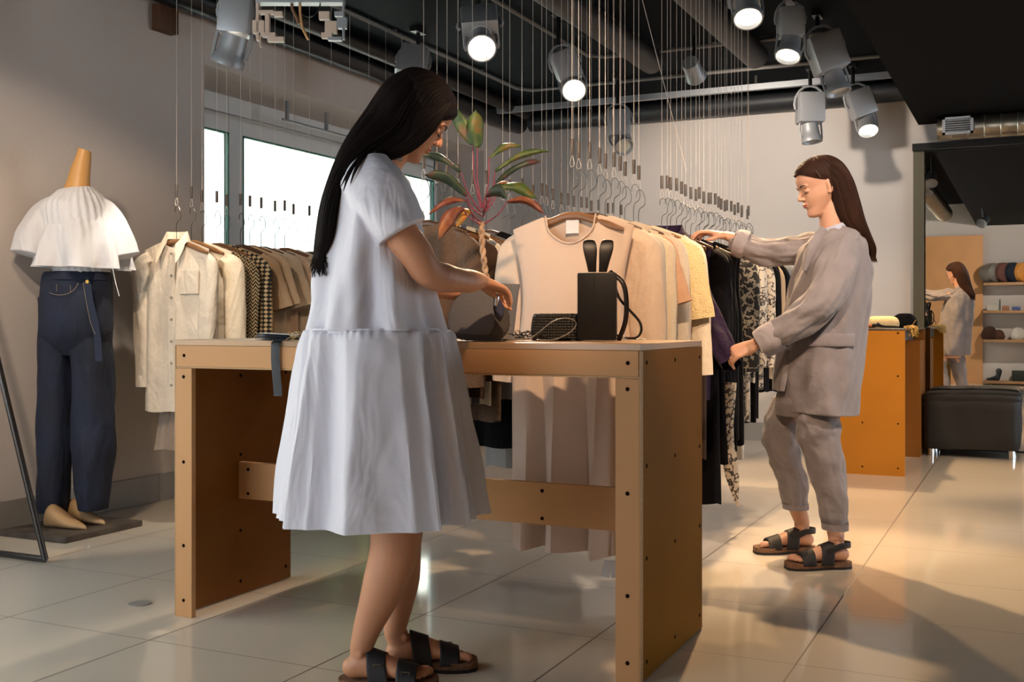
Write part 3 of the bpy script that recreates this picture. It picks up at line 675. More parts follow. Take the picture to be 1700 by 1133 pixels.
# ============================================================ MANNEQUIN
def mannequin():
    o = Vector((-4.0,3.70,0)); t = thing('mannequin', o, 'headless mannequin in white gathered blouse, dark blue jeans and beige mules by the left wall', 'mannequin')
    D = 5.06
    def st(rows, dd=0):
        out = []
        for py, l, r, rd, *tl in rows:
            c = P((l+r)/2, py, D+dd); hw = (r-l)/2/F*D; tz = (tl[0] if tl else 0)/F*D
            out.append((c, EX*hw+EZ*tz, ED*rd))
        return out
    skinm = mat('mannequin_tan', 'c08f52', .45, bump=(10,.03))
    nk = M().skin(st([(330,97,152,.06),(318,104,150,.055),(300,112,149,.048),(280,118,150,.043),(262,126,151,.04),(249,131,150.5,.034,-3)]), 28, 24)
    nk.build('torso', skinm, t)
    wh = cloth('white_poplin', 'd2d2d6', .75, .02, 14, .25)
    # blouse body with radiating gathers
    def gath(a, s): return .004*math.sin(a*26+s*3)*(1-.3*s)+.006*nz(a*2, s*4)
    b = M().skin(st([(313,99,153,.06,3),(320,92,159,.085,3),(330,80,170,.115,3),(345,72,180,.138),(375,75,184,.140),(392,82,180,.12),(455,92,180,.115)]), 160, 60, gath, True)
    pe = st([(366,80,182,.130,8),(376,75,188,.148,8),(392,73,195,.165,7),(418,71,202,.185,4),(446,72,205,.20,-2)])
    M().skin(pe, 160, 22, lambda a, s: (.003+.045*s*s)*(math.sin(a*8+1.2*math.sin(a*2)))+.004*math.sin(a*30)*(1-s)+.005*nz(a*5,s*4), False).build('peplum', wh, t)
    M().tube([P(186,440,D-.12),P(192,470,D-.12),P(198,492,D-.12)], .002, 6).build('tie_cord', wh, t)
    for pts, rr in (([(98,340,.0),(80,353,0),(61,388,-.03),(51,424,-.05)], [(.03,.05),(.050,.07),(.070,.085),(.074,.09)]), ([(152,340,.0),(172,357,0),(189,393,-.02),(201,430,-.03)], [(.03,.05),(.045,.07),(.052,.08),(.056,.085)])):
        b.limb([P(x,y,D+z) for x,y,z in pts], rr, ref=ED, n=48, m=30, ends=False, fold=lambda a, s: .006*math.sin(a*4+2*s)+.005*nz(a*1.5, s*5))
    fuse(b, 'blouse', wh, t, .004, 3)
    # jeans
    dn = mat('dark_denim', '121b30', .8, bump=(300,.3), wrink=(7,.6), var=(5,.35))
    j = M().skin(st([(452,76,182,.12),(470,70,184,.13),(520,67,186,.136),(556,69,184,.115),(590,92,162,.05)]), 64, 24, lambda a, s: .004*nz(a*2,s*5), True)
    j.skin(st([(495,69,132,.12),(540,67,130,.118),(600,65,124,.112),(680,64,122,.10),(760,63,118,.095),(820,62,114,.09),(850,61,110,.08)], .05), 48, 50, lambda a, s: .010*nz(a*1.4,s*6,1)+.003*math.sin(a*5)+.004*nz(a*3,s*16,2))
    j.skin(st([(495,115,185,.125),(540,118,186,.122),(600,122,187,.118),(680,122,188,.112),(740,120,189,.11),(800,125,184,.10),(846,133,176,.08)], .03), 48, 50, lambda a, s: .014*nz(a*1.4,s*6,7)+.003*math.sin(a*4+1)+.004*nz(a*3,s*16,5))
    fuse(j, 'jeans', dn, t, .004, 2)
    band = M().skin(st([(456,77,183,.128),(466,75.5,184,.134)]), 64, 6, lambda a, s: .003, False); band.build('waistband', dn, t)
    fly = M(); fl = [(144,468),(149,500),(156,530),(162,562),(164,600)]
    for x, y in fl:
        for w_ in (-6, 6): fly.v.append(P(x+w_, y, D-.152 if y < 560 else D-.15))
    for i in range(len(fl)-1): fly.f.append((2*i,2*i+1,2*i+3,2*i+2))
    fly.build('fly_panel', mat('denim_light','18233a',.8,bump=(300,.3)), t)
    th_ = mat('stitch_tan','8a7d66',.7); s_ = M()
    s_.tube([P(82,486,D-.13),P(95,490,D-.145),P(112,488,D-.15),P(124,480,D-.15),P(130,470,D-.15)], .0013, 5, sub=3)
    s_.tube([P(94,472,D-.145),P(94,484,D-.146)], .001, 5); s_.tube([P(117,474,D-.15),P(117,486,D-.15)], .001, 5)
    s_.tube([P(138,470,D-.154),P(144,505,D-.156),P(150,535,D-.156),P(158,555,D-.156)], .001, 5, sub=2)
    s_.build('stitching', th_, t)
    M().lathe([(0,0),(.008,0),(.008,.004),(0,.005)], P(145,468,D-.155), 12, -ED, cap=False).build('button', mat('brass','a07a3a',.3,.9), t)
    # mules
    sm_ = mat('mule_beige', 'b08f66', .45, bump=(20,.02))
    bz = .028
    for hx, hy, tx, ty in ((78,868,143,880),(112,858,174,872)):
        a = P(hx,hy,0.0001+0) if 0 else None
        d0 = (CH-bz)*F/(hy+6-HY); d1 = (CH-bz)*F/(ty-HY)
        A_ = W((hx-850)/F*d0, d0, bz); B_ = W((tx-850)/F*d1, d1, bz); dv = (B_-A_); ln = dv.length; dv.normalize(); sd = Vector((-dv.y,dv.x,0))
        sh = M().skin([(A_+dv*ln*.0+EZ*.075, dv*.02, sd*.02),(A_+dv*ln*.10+EZ*.068, dv*.055+EZ*.045*0, sd*.036),(A_+dv*ln*.22+EZ*.04,dv*.075,sd*.042),(A_+dv*ln*.3+EZ*.012,dv*.10,sd*.044),(A_+dv*ln*.3+EZ*.0,dv*.10,sd*.042)], 32, 16)
        sh = M(); stt = []
        for f_, wdt, hgt in ((0,.022,.05),(.06,.030,.092),(.16,.035,.104),(.30,.040,.090),(.46,.042,.066),(.62,.040,.046),(.76,.033,.034),(.88,.021,.026),(.96,.010,.018),(1.0,.003,.010)):
            stt.append((A_+dv*ln*f_+EZ*(hgt/2), sd*wdt, EZ*(hgt/2)))
        sh.skin(stt, 28, 30); sh.build('mule', sm_, t)
    # base board
    bm_ = mat('base_board', '3c3631', .6, bump=(25,.3), var=(9,.35), col2='5b5148')
    M().b2((-4.225,3.47,.0),(-3.815,3.93,.028), bev=.004).build('base_board', bm_, t, False)
    M().tube([(-4.02,3.80,.028),(-4.02,3.80,.30)], .012).build('support_rod', steel, t)
mannequin()
# leaning steel rack frame at the far left
t = thing('steel_rack', G(66,932), 'dark steel tube rack frame cut off by the left edge of the picture', 'rack')
b0 = G(75,935); um = mat('raw_steel','4c4a49',.3,.85,bump=(60,.1)); l0 = b0-Vector((1,0,0))*.9*.97+Vector((0,0,0))
tp = P(-42,440,4.37)
M().tube([b0+EZ*.014, tp, tp+(tp-b0)*.55], .013, 12).build('leg', um, t)
M().tube([b0+EZ*.014, b0+Vector((-.70,.0,.014))], .013, 12).build('foot_bar', um, t)
top = tp+(tp-b0)*.55; e2 = b0+Vector((-.70,0,.014))
M().tube([e2, top+Vector((-.06,0,0))], .013, 12).build('leg', um, t)
# ============================================================ PEOPLE
skin_m = mat('skin', 'c08a6a', .5, bump=(90,.05), sss=.12, var=(6,.05)); skin2_m = mat('skin_fair', 'bd9078', .5, bump=(90,.05), sss=.12, var=(6,.04))
lip_m = mat('lips', '9c4a44', .4); lash_m = mat('lash', '1a1210', .6); nail_m = mat('nail','d8ab96',.25)
def hair_mat(name, c1, c2):
    m, nt, b = newmat(name); s = xyz(nt)
    b.inputs['Roughness'].default_value = .6; b.inputs['Specular IOR Level'].default_value = .12
    n = noisen(nt, 9, 4); nt.links.new(mixc(nt, n, hexc(c1), hexc(c2)), b.inputs['Base Color']); return m
hair_k = hair_mat('hair_black', '120d0c', '1d1513'); hair_b = hair_mat('hair_brown', '1f1310', '3b241a')
HEAD = [(-.004,.062,.0,.016),(.004,.080,.004,.027),(.018,.086,-.012,.034),(.035,.080,-.032,.045),(.05,.083,-.05,.053),(.07,.084,-.068,.063),(.09,.083,-.083,.067),(.11,.079,-.093,.070),(.127,.084,-.098,.072),(.15,.086,-.1,.0735),(.172,.079,-.097,.071),(.193,.063,-.084,.062),(.208,.04,-.062,.047),(.217,.012,-.034,.026),(.219,-.008,-.014,.004)]
class Fr:                                        # local frame: x forward, y left, z up
    def __init__(s, o, f, u, k=1.0):
        s.o = Vector(o); s.f = f.normalized(); s.u = (u - s.f*u.dot(s.f)).normalized(); s.l = s.u.cross(s.f); s.k = k
    def p(s, x, y, z): return s.o + (s.f*x+s.l*y+s.u*z)*s.k
    def d(s, x, y, z): return (s.f*x+s.l*y+s.u*z)*s.k
def head(m_, fr):
    st = [(fr.p((xf+xb)/2-.0, 0, z), fr.d((xf-xb)/2,0,0), fr.d(0,w,0)) for z, xf, xb, w in HEAD]
    m_.skin(st, 40, 44)
    m_.limb([fr.p(.074,0,.122), fr.p(.083,0,.106), fr.p(.095,0,.090), fr.p(.099,0,.083)], [(.006,.007),(.007,.008),(.009,.009),(.009,.007)], ref=fr.l, n=14)
    for sg in (-1, 1):
        m_.ell(fr.p(.087,sg*.010,.080), fr.d(.009,0,0), fr.d(0,.0065,0), fr.d(0,0,.006))
        m_.ell(fr.p(.068,sg*.030,.107), fr.d(.012,0,0), fr.d(0,.015,0), fr.d(0,0,.009))
        m_.ell(fr.p(.072,sg*.028,.127), fr.d(.009,0,0), fr.d(0,.02,0), fr.d(0,0,.008))
        m_.ell(fr.p(-.012,sg*.071,.098), fr.d(.014,sg*.004,-.002), fr.d(-.003,.005,0), fr.d(.0,sg*.004,.029))
        m_.ell(fr.p(-.004,sg*.070,.076), fr.d(.008,0,0), fr.d(0,.005,0), fr.d(0,0,.009))
    m_.ell(fr.p(.083,0,.058), fr.d(.0085,0,0), fr.d(0,.020,0), fr.d(0,0,.0055))
    m_.ell(fr.p(.081,0,.048), fr.d(.009,0,0), fr.d(0,.017,0), fr.d(0,0,.006))
    m_.ell(fr.p(.072,0,.016), fr.d(.015,0,0), fr.d(0,.018,0), fr.d(0,0,.015))
def hair_cap(m_, fr, line, push=.007, n=260, m=170, seed=0):
    st = [(fr.p((xf+xb)/2-.0, 0, z), fr.d((xf-xb)/2,0,0), fr.d(0,w,0)) for z, xf, xb, w in HEAD]
    q = M().skin(st, n, m, None, False); c0 = fr.p(-.01,0,.11); keep = []; nv = []
    for i, v in enumerate(q.v):
        r = v-fr.o; x, y, z = r.dot(fr.f)/fr.k, r.dot(fr.l)/fr.k, r.dot(fr.u)/fr.k
        keep.append(z > line(x, y)); ed = min(1, max(0, (z-line(x,y))/.02))
        a = math.atan2(y, x-.06); d = (v-c0).normalized(); nv.append(v+d*(.0015+push*ed+.0011*math.sin(a*70+4*math.sin(a*6))*ed))
    fs = [f for f in q.f if all(keep[i] for i in f)]
    inner = [v-(v-c0).normalized()*.006 for v in nv]; N = len(nv)
    m_.add(nv+inner, fs+[tuple(i+N for i in reversed(f)) for f in fs])
def face_bits(fr, t, pref=''):
    e = M()
    for sg in (-1, 1):
        e.tube([fr.p(.076,sg*.017,.1015), fr.p(.0835,sg*.030,.0995), fr.p(.0775,sg*.043,.1025)], [.0009,.0019,.0012], 6, sub=3)
    e.build('eyelashes', lash_m, t)
    e = M()
    for sg in (-1, 1): e.tube([fr.p(.0855,sg*.013,.127), fr.p(.084,sg*.03,.133), fr.p(.072,sg*.047,.128)], [.0016,.0022,.001], 6, sub=3)
    e.build('eyebrows', lash_m, t)
    l = M(); l.ell(fr.p(.0838,0,.0570), fr.d(.0087,0,0), fr.d(0,.019,0), fr.d(0,0,.0042)); l.ell(fr.p(.0818,0,.0488), fr.d(.0092,0,0), fr.d(0,.016,0), fr.d(0,0,.0048)); l.build('lips', lip_m, t)
def hand(m_, wr, dr, pn, thumb_side, curl=(.3,.4,.3), k=1.0, spread=.06, tdir=None, curls=None):
    dr = dr.normalized(); pn = (pn-dr*pn.dot(dr)).normalized(); lat = dr.cross(pn).normalized()*thumb_side
    m_.limb([wr-dr*.03*k, wr+dr*.0*k, wr+dr*.03*k, wr+dr*.062*k, wr+dr*.086*k], [(.024*k,.019*k),(.025*k,.018*k),(.032*k,.017*k),(.038*k,.0135*k),(.037*k,.011*k)], ref=lat, n=20)
    m_.ell(wr+dr*.03*k+lat*.022*k+pn*.008*k, dr*.03*k, lat*.014*k, pn*.014*k)
    tips = []
    for i, (o, L_) in enumerate(((.029,.072),(.0098,.080),(-.0095,.074),(-.028,.058))):
        c = curls[i] if curls else curl; p = wr+dr*(.084-abs(i-1)*.004)*k+lat*o*k; d = (dr+lat*o*spread/.03).normalized(); pts = [p-d*.012*k, p]; ax = None; q = p; dd = d
        for f_, a in zip((.44,.31,.25), c):
            dd = (dd*math.cos(a)+(pn-dd*pn.dot(dd)).normalized()*math.sin(a)).normalized() if abs(pn.dot(dd)) < .999 else dd
            if a and len(pts) > 2:
                pass
            q = q+dd*L_*f_*k; pts.append(q)
        rr = [.0085*k,.0088*k,.0080*k,.0072*k,.0058*k]
        m_.limb(pts, rr, ref=lat, n=12); tips.append((pts[-1], dd))
    td = tdir.normalized() if tdir else (dr*.75+lat*.6+pn*.25).normalized()
    b = wr+dr*.022*k+lat*.026*k+pn*.004*k
    m_.limb([b-td*.01*k, b+td*.026*k, b+td*.048*k+dr*.004*k, b+td*.066*k+dr*.012*k], [.0125*k,.0105*k,.0095*k,.007*k], ref=pn, n=12)
    return tips
def curl_hand(m_, wr, dr, pn, ts, joints, k=1.0, tdir=None):
    """fingers as angles in the plane (dr, pn): joints[i] = cumulative angles"""
    dr = dr.normalized(); pn = (pn-dr*pn.dot(dr)).normalized(); lat = dr.cross(pn).normalized()*ts
    m_.limb([wr-dr*.03*k, wr, wr+dr*.03*k, wr+dr*.062*k, wr+dr*.086*k], [(.024*k,.019*k),(.025*k,.018*k),(.032*k,.017*k),(.038*k,.0135*k),(.037*k,.011*k)], ref=lat, n=20)
    m_.ell(wr+dr*.03*k+lat*.022*k+pn*.008*k, dr*.03*k, lat*.014*k, pn*.014*k)
    for i, (o, L_) in enumerate(((.029,.072),(.0098,.080),(-.0095,.074),(-.028,.058))):
        p = wr+dr*(.082-abs(i-1)*.004)*k+lat*o*k; pts = [p-dr*.012*k, p]; q = p
        for f_, a in zip((.44,.31,.25), joints[i]):
            q = q+(dr*math.cos(a)+pn*math.sin(a)+lat*o*1.5).normalized()*L_*f_*k; pts.append(q)
        m_.limb(pts, [.0085*k,.009*k,.0081*k,.0072*k,.0058*k], ref=lat, n=12)
    td = tdir.normalized() if tdir else (dr*.75+lat*.6+pn*.25).normalized()
    b = wr+dr*.02*k+lat*.024*k+pn*.004*k
    m_.limb([b-td*.01*k, b+td*.026*k, b+td*.048*k, b+(td*.85+dr*.2).normalized()*.066*k], [.0125*k,.0105*k,.0095*k,.007*k], ref=pn, n=12)
def foot(m_, heel, dr, ankle, k=1.0, side=1):
    """heel = back of the heel on the footbed"""
    dr = Vector((dr.x,dr.y,0)).normalized(); sd = Vector((-dr.y,dr.x,0))*side; L_ = .235*k    # sd: towards big toe
    m_.skin([(heel+dr*.004+EZ*.024, dr*.003, sd*.006) for _ in range(1)]+[
        (heel+dr*.02+EZ*.026, EZ*.026, sd*.027),(heel+dr*.055+EZ*.036, EZ*.036, sd*.031),(heel+dr*.10+EZ*.034, EZ*.034, sd*.032),
        (heel+dr*.14+EZ*.026, EZ*.026, sd*.038),(heel+dr*.175+EZ*.018, EZ*.018, sd*.041),(heel+dr*.197+EZ*.012, EZ*.012, sd*.039),(heel+dr*.203+EZ*.01, EZ*.006, sd*.03)], 28, 26)
    m_.ell(heel+dr*.03+EZ*.028, dr*.03, sd*.029, EZ*.028)
    for i, (o, l, r) in enumerate(((.029,.242,.0125),(.010,.236,.0088),(-.006,.227,.0082),(-.020,.216,.0078),(-.032,.203,.0075))):
        m_.limb([heel+dr*(l-.05)+sd*o*.95+EZ*.013, heel+dr*(l-.02)+sd*o+EZ*.014, heel+dr*(l-r)+sd*o+EZ*.0095], [r*.95, r, r*.95], ref=sd, n=12)
    m_.limb([heel+dr*.052+EZ*.03, (heel+dr*.05+ankle)/2+EZ*.012, ankle], [(.034,.028),(.031,.028),(.031,.029)], ref=dr, n=20)
    for sg in (-1,1): m_.ell(heel+dr*.055+sd*sg*.028+EZ*.070, dr*.009, sd*.005, EZ*.010)
def sandal(t, heel, dr, side, back=False, label=None, buckles=True):
    dr = Vector((dr.x,dr.y,0)).normalized(); sd = Vector((-dr.y,dr.x,0))*side
    def outline(e):
        pts = []
        for x, w in ((-.008,.012),(.0,.026),(.03,.036),(.08,.034),(.12,.037),(.165,.047),(.20,.050),(.23,.046),(.25,.032),(.256,.014)): pts.append((x+ (e if x > .1 else -e)*.6, w+e))
        return [heel+dr*x+sd*(w+(.004 if x > .15 else 0)) for x, w in pts]+[heel+dr*x-sd*(w*(.93 if x > .2 else 1)) for x, w in reversed(pts)]
    def slab(z0, z1, e):
        o = outline(e); m_ = M(); n = len(o); m_.v = [Vector((p.x,p.y,z0)) for p in o]+[Vector((p.x,p.y,z1)) for p in o]
        m_.f = [tuple(range(n))[::-1], tuple(range(n,2*n))]+[(i,(i+1)%n,n+(i+1)%n,n+i) for i in range(n)]; return m_
    so = slab(.0, .010, .001).build('sandal_sole', mat('outsole','14110f',.7), t)
    slab(.010, .027, .0).build('footbed', mat('cork','6e4f38',.8,bump=(150,.4),var=(120,.3)), so)
    sm_ = mat('strap_suede','17151a',.6,bump=(200,.2)); z = .020
    def band(x0, x1, h0, h1, w0, w1, tw=0):
        st = [(heel+dr*(x0+(x1-x0)*q/4)+EZ*(z-heel.z), sd*(w0+(w1-w0)*q/4), EZ*(h0+(h1-h0)*q/4)+dr*tw) for q in range(5)]
        b = M().skin(st, 20, 9, None, False, 0, PI); o = b.build('strap', sm_, so)
        md = o.modifiers.new('s','SOLIDIFY'); md.thickness = .0035; md.offset = 1; return o
    band(.078, .130, .088, .070, .041, .044, -.012); band(.150, .203, .056, .038, .048, .050)
    if buckles:
        for x, h, w in ((.100,.066,.036),(.176,.040,.045)):
            c = heel+dr*x-sd*w*.86+EZ*(z-heel.z+h*.62); R = Matrix((dr, (sd*.5-EZ*.85).normalized(), (-sd*.85-EZ*-.5).normalized())).transposed()
            bk = M()
            for dx, dy, sx, sy in ((.010,0,.003,.028),(-.010,0,.003,.028),(0,.0125,.022,.003),(0,-.0125,.022,.003)): bk.box(c+R@Vector((dx,dy,.004)), (sx,sy,.003), R)
            bk.build('buckle', mat('buckle_metal','8d7f72',.3,.9), so, False)
    if back:
        b = M().skin([(heel+dr*.045+EZ*(.055+q*.022), dr*.052-EZ*.0, sd*.036) for q in (0,1)], 24, 4, None, False, PI*.5, PI*1.5); o = b.build('heel_strap', sm_, so)
        md = o.modifiers.new('s','SOLIDIFY'); md.thickness = .003
        for s_ in (-1,1): M().limb([heel+dr*.045+sd*s_*.037+EZ*.066, heel+dr*.10+sd*s_*.038+EZ*.045], [(.012,.003),(.014,.003)], ref=EZ, n=8).build('strap', sm_, so)
def strands(m_, paths, n, r=.0022, seed=1, tip=.6):
    rd = random.Random(seed)
    for i in range(n):
        a, b = paths[0], paths[1]; u = rd.random(); dz = rd.uniform(-1, 1)
        yield u, dz
# ------------------------------------------------------------ woman in white
def woman_white():
    D = 2.97; t = thing('person', G(640,1127), 'person in a white gathered dress and black sandals looking down at the table', 'person')
    S = 1813
    body = M(); g_ = lambda x, y, d: P(x, y, d)
    fr = Fr(g_(650,243,D), EX*.75+ED*.16-EZ*.60, EX*.60+EZ*.78, 1.0)
    head(body, fr)
    body.limb([g_(628,285,D), g_(640,262,D), g_(662,236,D), fr.p(-.03,0,.05)], [(.062,.056),(.056,.052),(.054,.05),(.05,.05)], ref=ED, n=24)
    body.skin([(g_(628,268,D), EX*.04, ED*.07),(g_(622,288,D), EX*.075, ED*.14),(g_(618,330,D), EX*.095, ED*.155),(g_(620,420,D), EX*.09, ED*.13),(g_(622,520,D), EX*.09, ED*.125),(g_(625,620,D), EX*.115, ED*.165),(g_(632,720,D), EX*.11, ED*.165),(g_(640,760,D),EX*.08,ED*.13)], 32, 24)
    # arms
    sh, el, wr = g_(618,300,2.83), g_(710,452,2.83), g_(796,466,3.04)
    body.limb([sh, g_(660,380,2.81), g_(690,420,2.81), el, g_(738,462,2.87), g_(775,467,2.95), wr], [.050,.047,.044,.041,.040,.033,(.027,.022)], n=24)
    curl_hand(body, wr+ (wr-el).normalized()*.0, EX*.62+ED*.62-EZ*.22, -EZ+EX*-.15, 1, [(.15,.55,.8),(.2,.65,.9),(.3,.75,1.0),(.35,.8,1.1)], .95, EX*.7+ED*.2-EZ*.6)
    el2, wr2 = g_(688,462,3.20), g_(770,484,3.27)
    body.limb([g_(622,300,3.11), g_(650,385,3.17), el2, g_(735,478,3.25), wr2], [.05,.045,.04,.036,(.026,.022)], n=24)
    curl_hand(body, wr2, EX*.95-ED*.1-EZ*.12, -EZ, -1, [(.3,.6,.7)]*4, .98)
    # legs
    dn, df = 2.90, 3.04
    hn = Vector(W((568-850)/F*dn, dn, .027)); hf = Vector(W((640-850)/F*df, df, .027))
    ddn, ddf = W(.95,-.05,0), W(.93,.10,0)
    an, af = g_(601,1072,dn), g_(655,1048,df)
    body.limb([g_(648,740,dn+.02), g_(655,830,dn+.01), g_(656,890,dn), g_(652,925,dn), g_(638,970,dn), g_(622,1012,dn), g_(609,1045,dn), an], [.085,.076,.066,.064,.058,.046,.037,(.034,.031)], ref=ED, n=28)
    body.limb([g_(660,740,df-.01), g_(668,830,df), g_(664,900,df), g_(665,960,df), g_(662,1005,df), af], [.08,.072,.060,.054,.040,(.031,.03)], ref=ED, n=28)
    foot(body, hn, ddn, an, 1.0, 1); foot(body, hf, ddf, af, 1.0, -1)
    ob = fuse(body, 'body', skin_m, t, .0032, 5)
    face_bits(fr, t)
    sandal(t, hn, ddn, 1); sandal(t, hf, ddf, -1)
    # dress
    wc = mat('dress_poplin', 'd9dae6', .75, bump=(200,.05), wrink=(5.5,.8), sheen=.1)
    def st(rows):
        out = []
        for py, l, r, rd, *tl in rows:
            c = g_((l+r)/2, py, D); hw = (r-l)/2/S*D; tz = (tl[0] if tl else 0)/S*D
            out.append((c, EX*hw+EZ*tz, ED*rd))
        return out
    up = st([(262,602,655,.058,-14),(270,590,660,.10,-13),(284,575,672,.15,-10),(305,566,680,.178,-5),(345,556,690,.188),(395,545,700,.19),(450,532,708,.192),(500,523,722,.20),(549,514,738,.212)])
    def wr_(a, s):
        return .012*nz(a*1.6, s*5, 3)+.012*nz(a*3.1+s*4, s*3, 9)+((.014*math.sin(a*7+s*3)+.008*math.sin(a*13-s*2))*max(0,s-.35)/.65)
    bo = M().skin(up, 110, 70, wr_)
    cu = M()
    bo.limb([g_(606,287,2.86), g_(630,322,2.815), g_(650,358,2.80), g_(667,386,2.80)], [(.055,.075),(.075,.080),(.078,.074),(.076,.070)], ref=ED, n=44, m=30, ends=False, fold=lambda a, s: .005*nz(a*2,s*4)+.003*math.sin(3*a+5*s))
    bo.limb([g_(615,292,3.08), g_(634,322,3.13), g_(648,355,3.15), g_(658,380,3.15)], [(.05,.07),(.07,.075),(.072,.07),(.072,.07)], ref=ED, n=44, m=30, ends=False, fold=lambda a, s: .005*nz(a*2,s*4+3))
    fuse(bo, 'dress_bodice', wc, t, .0036, 3)
    nb = M().limb([g_(629,258,D), g_(629,263,D), g_(629,268,D)], [(.060,.047),(.064,.050),(.064,.050)], ref=ED, n=40, ends=False, cap=False)
    # collar band tilted forward
    nb = M().skin([(c+EZ*.004, A*1.04, B*1.03) for c, A, B in st([(264,601,655,.058,-14),(268,600,656,.06,-14),(271,600,657,.062,-14)])], 60, 6, lambda a,s: .0015*math.sin(a*40), False)
    nb.build('neck_band', wc, t)
    rnd = random.Random(4); pl = [(rnd.uniform(.75,1.25), rnd.uniform(0,6.28)) for _ in range(5)]
    sk = st([(548,514.5,738,.2125),(556,508,744,.225),(600,501,752,.238),(680,492,765,.258),(760,481,778,.275),(853,469,793,.296)])
    def fo(a, s):
        a2 = a+.22*math.sin(2*a+pl[0][1])+.12*math.sin(3*a+pl[1][1])
        big = math.sin(8*a2+.5*math.sin(s*3)); sh_ = (abs(math.sin(4*a2+.9+.3*s))**1.6)
        amp = .010+.040*min(1, s*1.2)
        gat = .006*math.sin(52*a+6*math.sin(3*a))*max(0, 1-s*4)
        rg = 1-abs(math.sin(6.5*a2+1.3+.35*s))**1.1; r2 = 1-abs(math.sin(11*a2+.4-.5*s))
        return amp*(.35*big+.75*(rg-.4)+.35*(r2-.4)) + gat + .004*nz(a*4, s*7)
    M().skin(sk, 300, 80, fo, False).build('dress_skirt', wc, t)
    M().skin(st([(545,514,738,.212),(549,513,739.5,.2135),(553,512,741,.216)]), 260, 7, lambda a, s: .0012*math.sin(52*a+6*math.sin(3*a)), False).build('gathered_seam', wc, t)
    # hair: near volume flowing back over the shoulder
    hp = [((748,160),(700,114),.03,D),((740,180),(672,117),.070,D),((716,212),(640,138),.092,D),((698,248),(606,186),.104,D-.0),((640,268),(572,238),.10,D-.02),((596,300),(549,292),.085,D-.05),((572,345),(533,345),.075,D-.07),((560,395),(524,400),.05,D-.09),((545,424),(521,425),.03,D-.09)]
    hs = [((g_(a[0],a[1],d)+g_(b[0],b[1],d))/2, (g_(b[0],b[1],d)-g_(a[0],a[1],d))/2, ED*rd) for a, b, rd, d in hp]
    def hf_(a, s): return .0011*math.sin(a*66+3*math.sin(a*5)+2*s)*min(1,s*4)+.004*nz(a*4,s*2,4)
    hm = M().skin(hs, 320, 70, hf_)
    hair_cap(hm, fr, lambda x, y: (.085+.3*(x+.01)+5.2*(x+.01)**2 if x > -.01 else -.02) if x > -.06 else -.05)
    # cheek curtain on the near side
    hm.limb([fr.p(.045,-.060,.185), fr.p(.032,-.077,.13), fr.p(.022,-.080,.08), fr.p(.016,-.074,.03), fr.p(-.005,-.066,-.01), fr.p(-.04,-.05,-.03)], [(.002,.008),(.004,.032),(.009,.042),(.013,.038),(.016,.036),(.02,.035)], ref=fr.l, n=60, m=30, fold=lambda a, s: .0012*math.sin(a*24))
    rd = random.Random(2)
    def q(i, u, w):
        a, b, r_, d = hp[i]; x = a[0]+(b[0]-a[0])*u; y = a[1]+(b[1]-a[1])*u
        off = math.sqrt(max(0, 1-(2*u-1)**2))*r_*w
        return g_(x, y, d)+ED*off
    for i in range(330):
        u = rd.uniform(0, 1); w = rd.choice((-1,-1,1))*rd.uniform(.9,1.015); e0 = rd.choice((1,2,3))
        pts = [q(k_, min(1,max(0,u+rd.uniform(-.02,.02))), w) for k_ in range(e0, len(hp))]
        pts.append(pts[-1]+Vector((0,0,-.01-.05*rd.random()))+EX*rd.uniform(-.012,.014))
        rr = [.0008]+[.0013]*(len(pts)-2)+[.0005]; hm.tube(pts, rr, 4, sub=3)
    for x0, y0, x1, y1 in ((598,262,566,310),(603,262,582,305),(592,268,570,318)):   # lock over the shoulder
        hm.tube([g_(x0+20,y0-12,2.86), g_(x0,y0,2.80), g_((x0+x1)/2-3,(y0+y1)/2,2.775), g_(x1,y1,2.775)], [.004,.005,.004,.0008], 7, sub=4)
    hm.build('hair', hair_k, t)
    nk = M(); 
    for k_ in range(9):
        a = -1.2+k_*.3; nk.ell(g_(655+4*math.sin(a*2), 268, D)+ED*(-.060*math.cos(a*.6))+EX*.01*k_*.2, Vector((.006,0,0)), Vector((0,.006,0)), Vector((0,0,.006)), 8, 6)
    nk.build('bead_necklace', mat('bead_silver','9a9a9a',.2,.8), t)
woman_white()
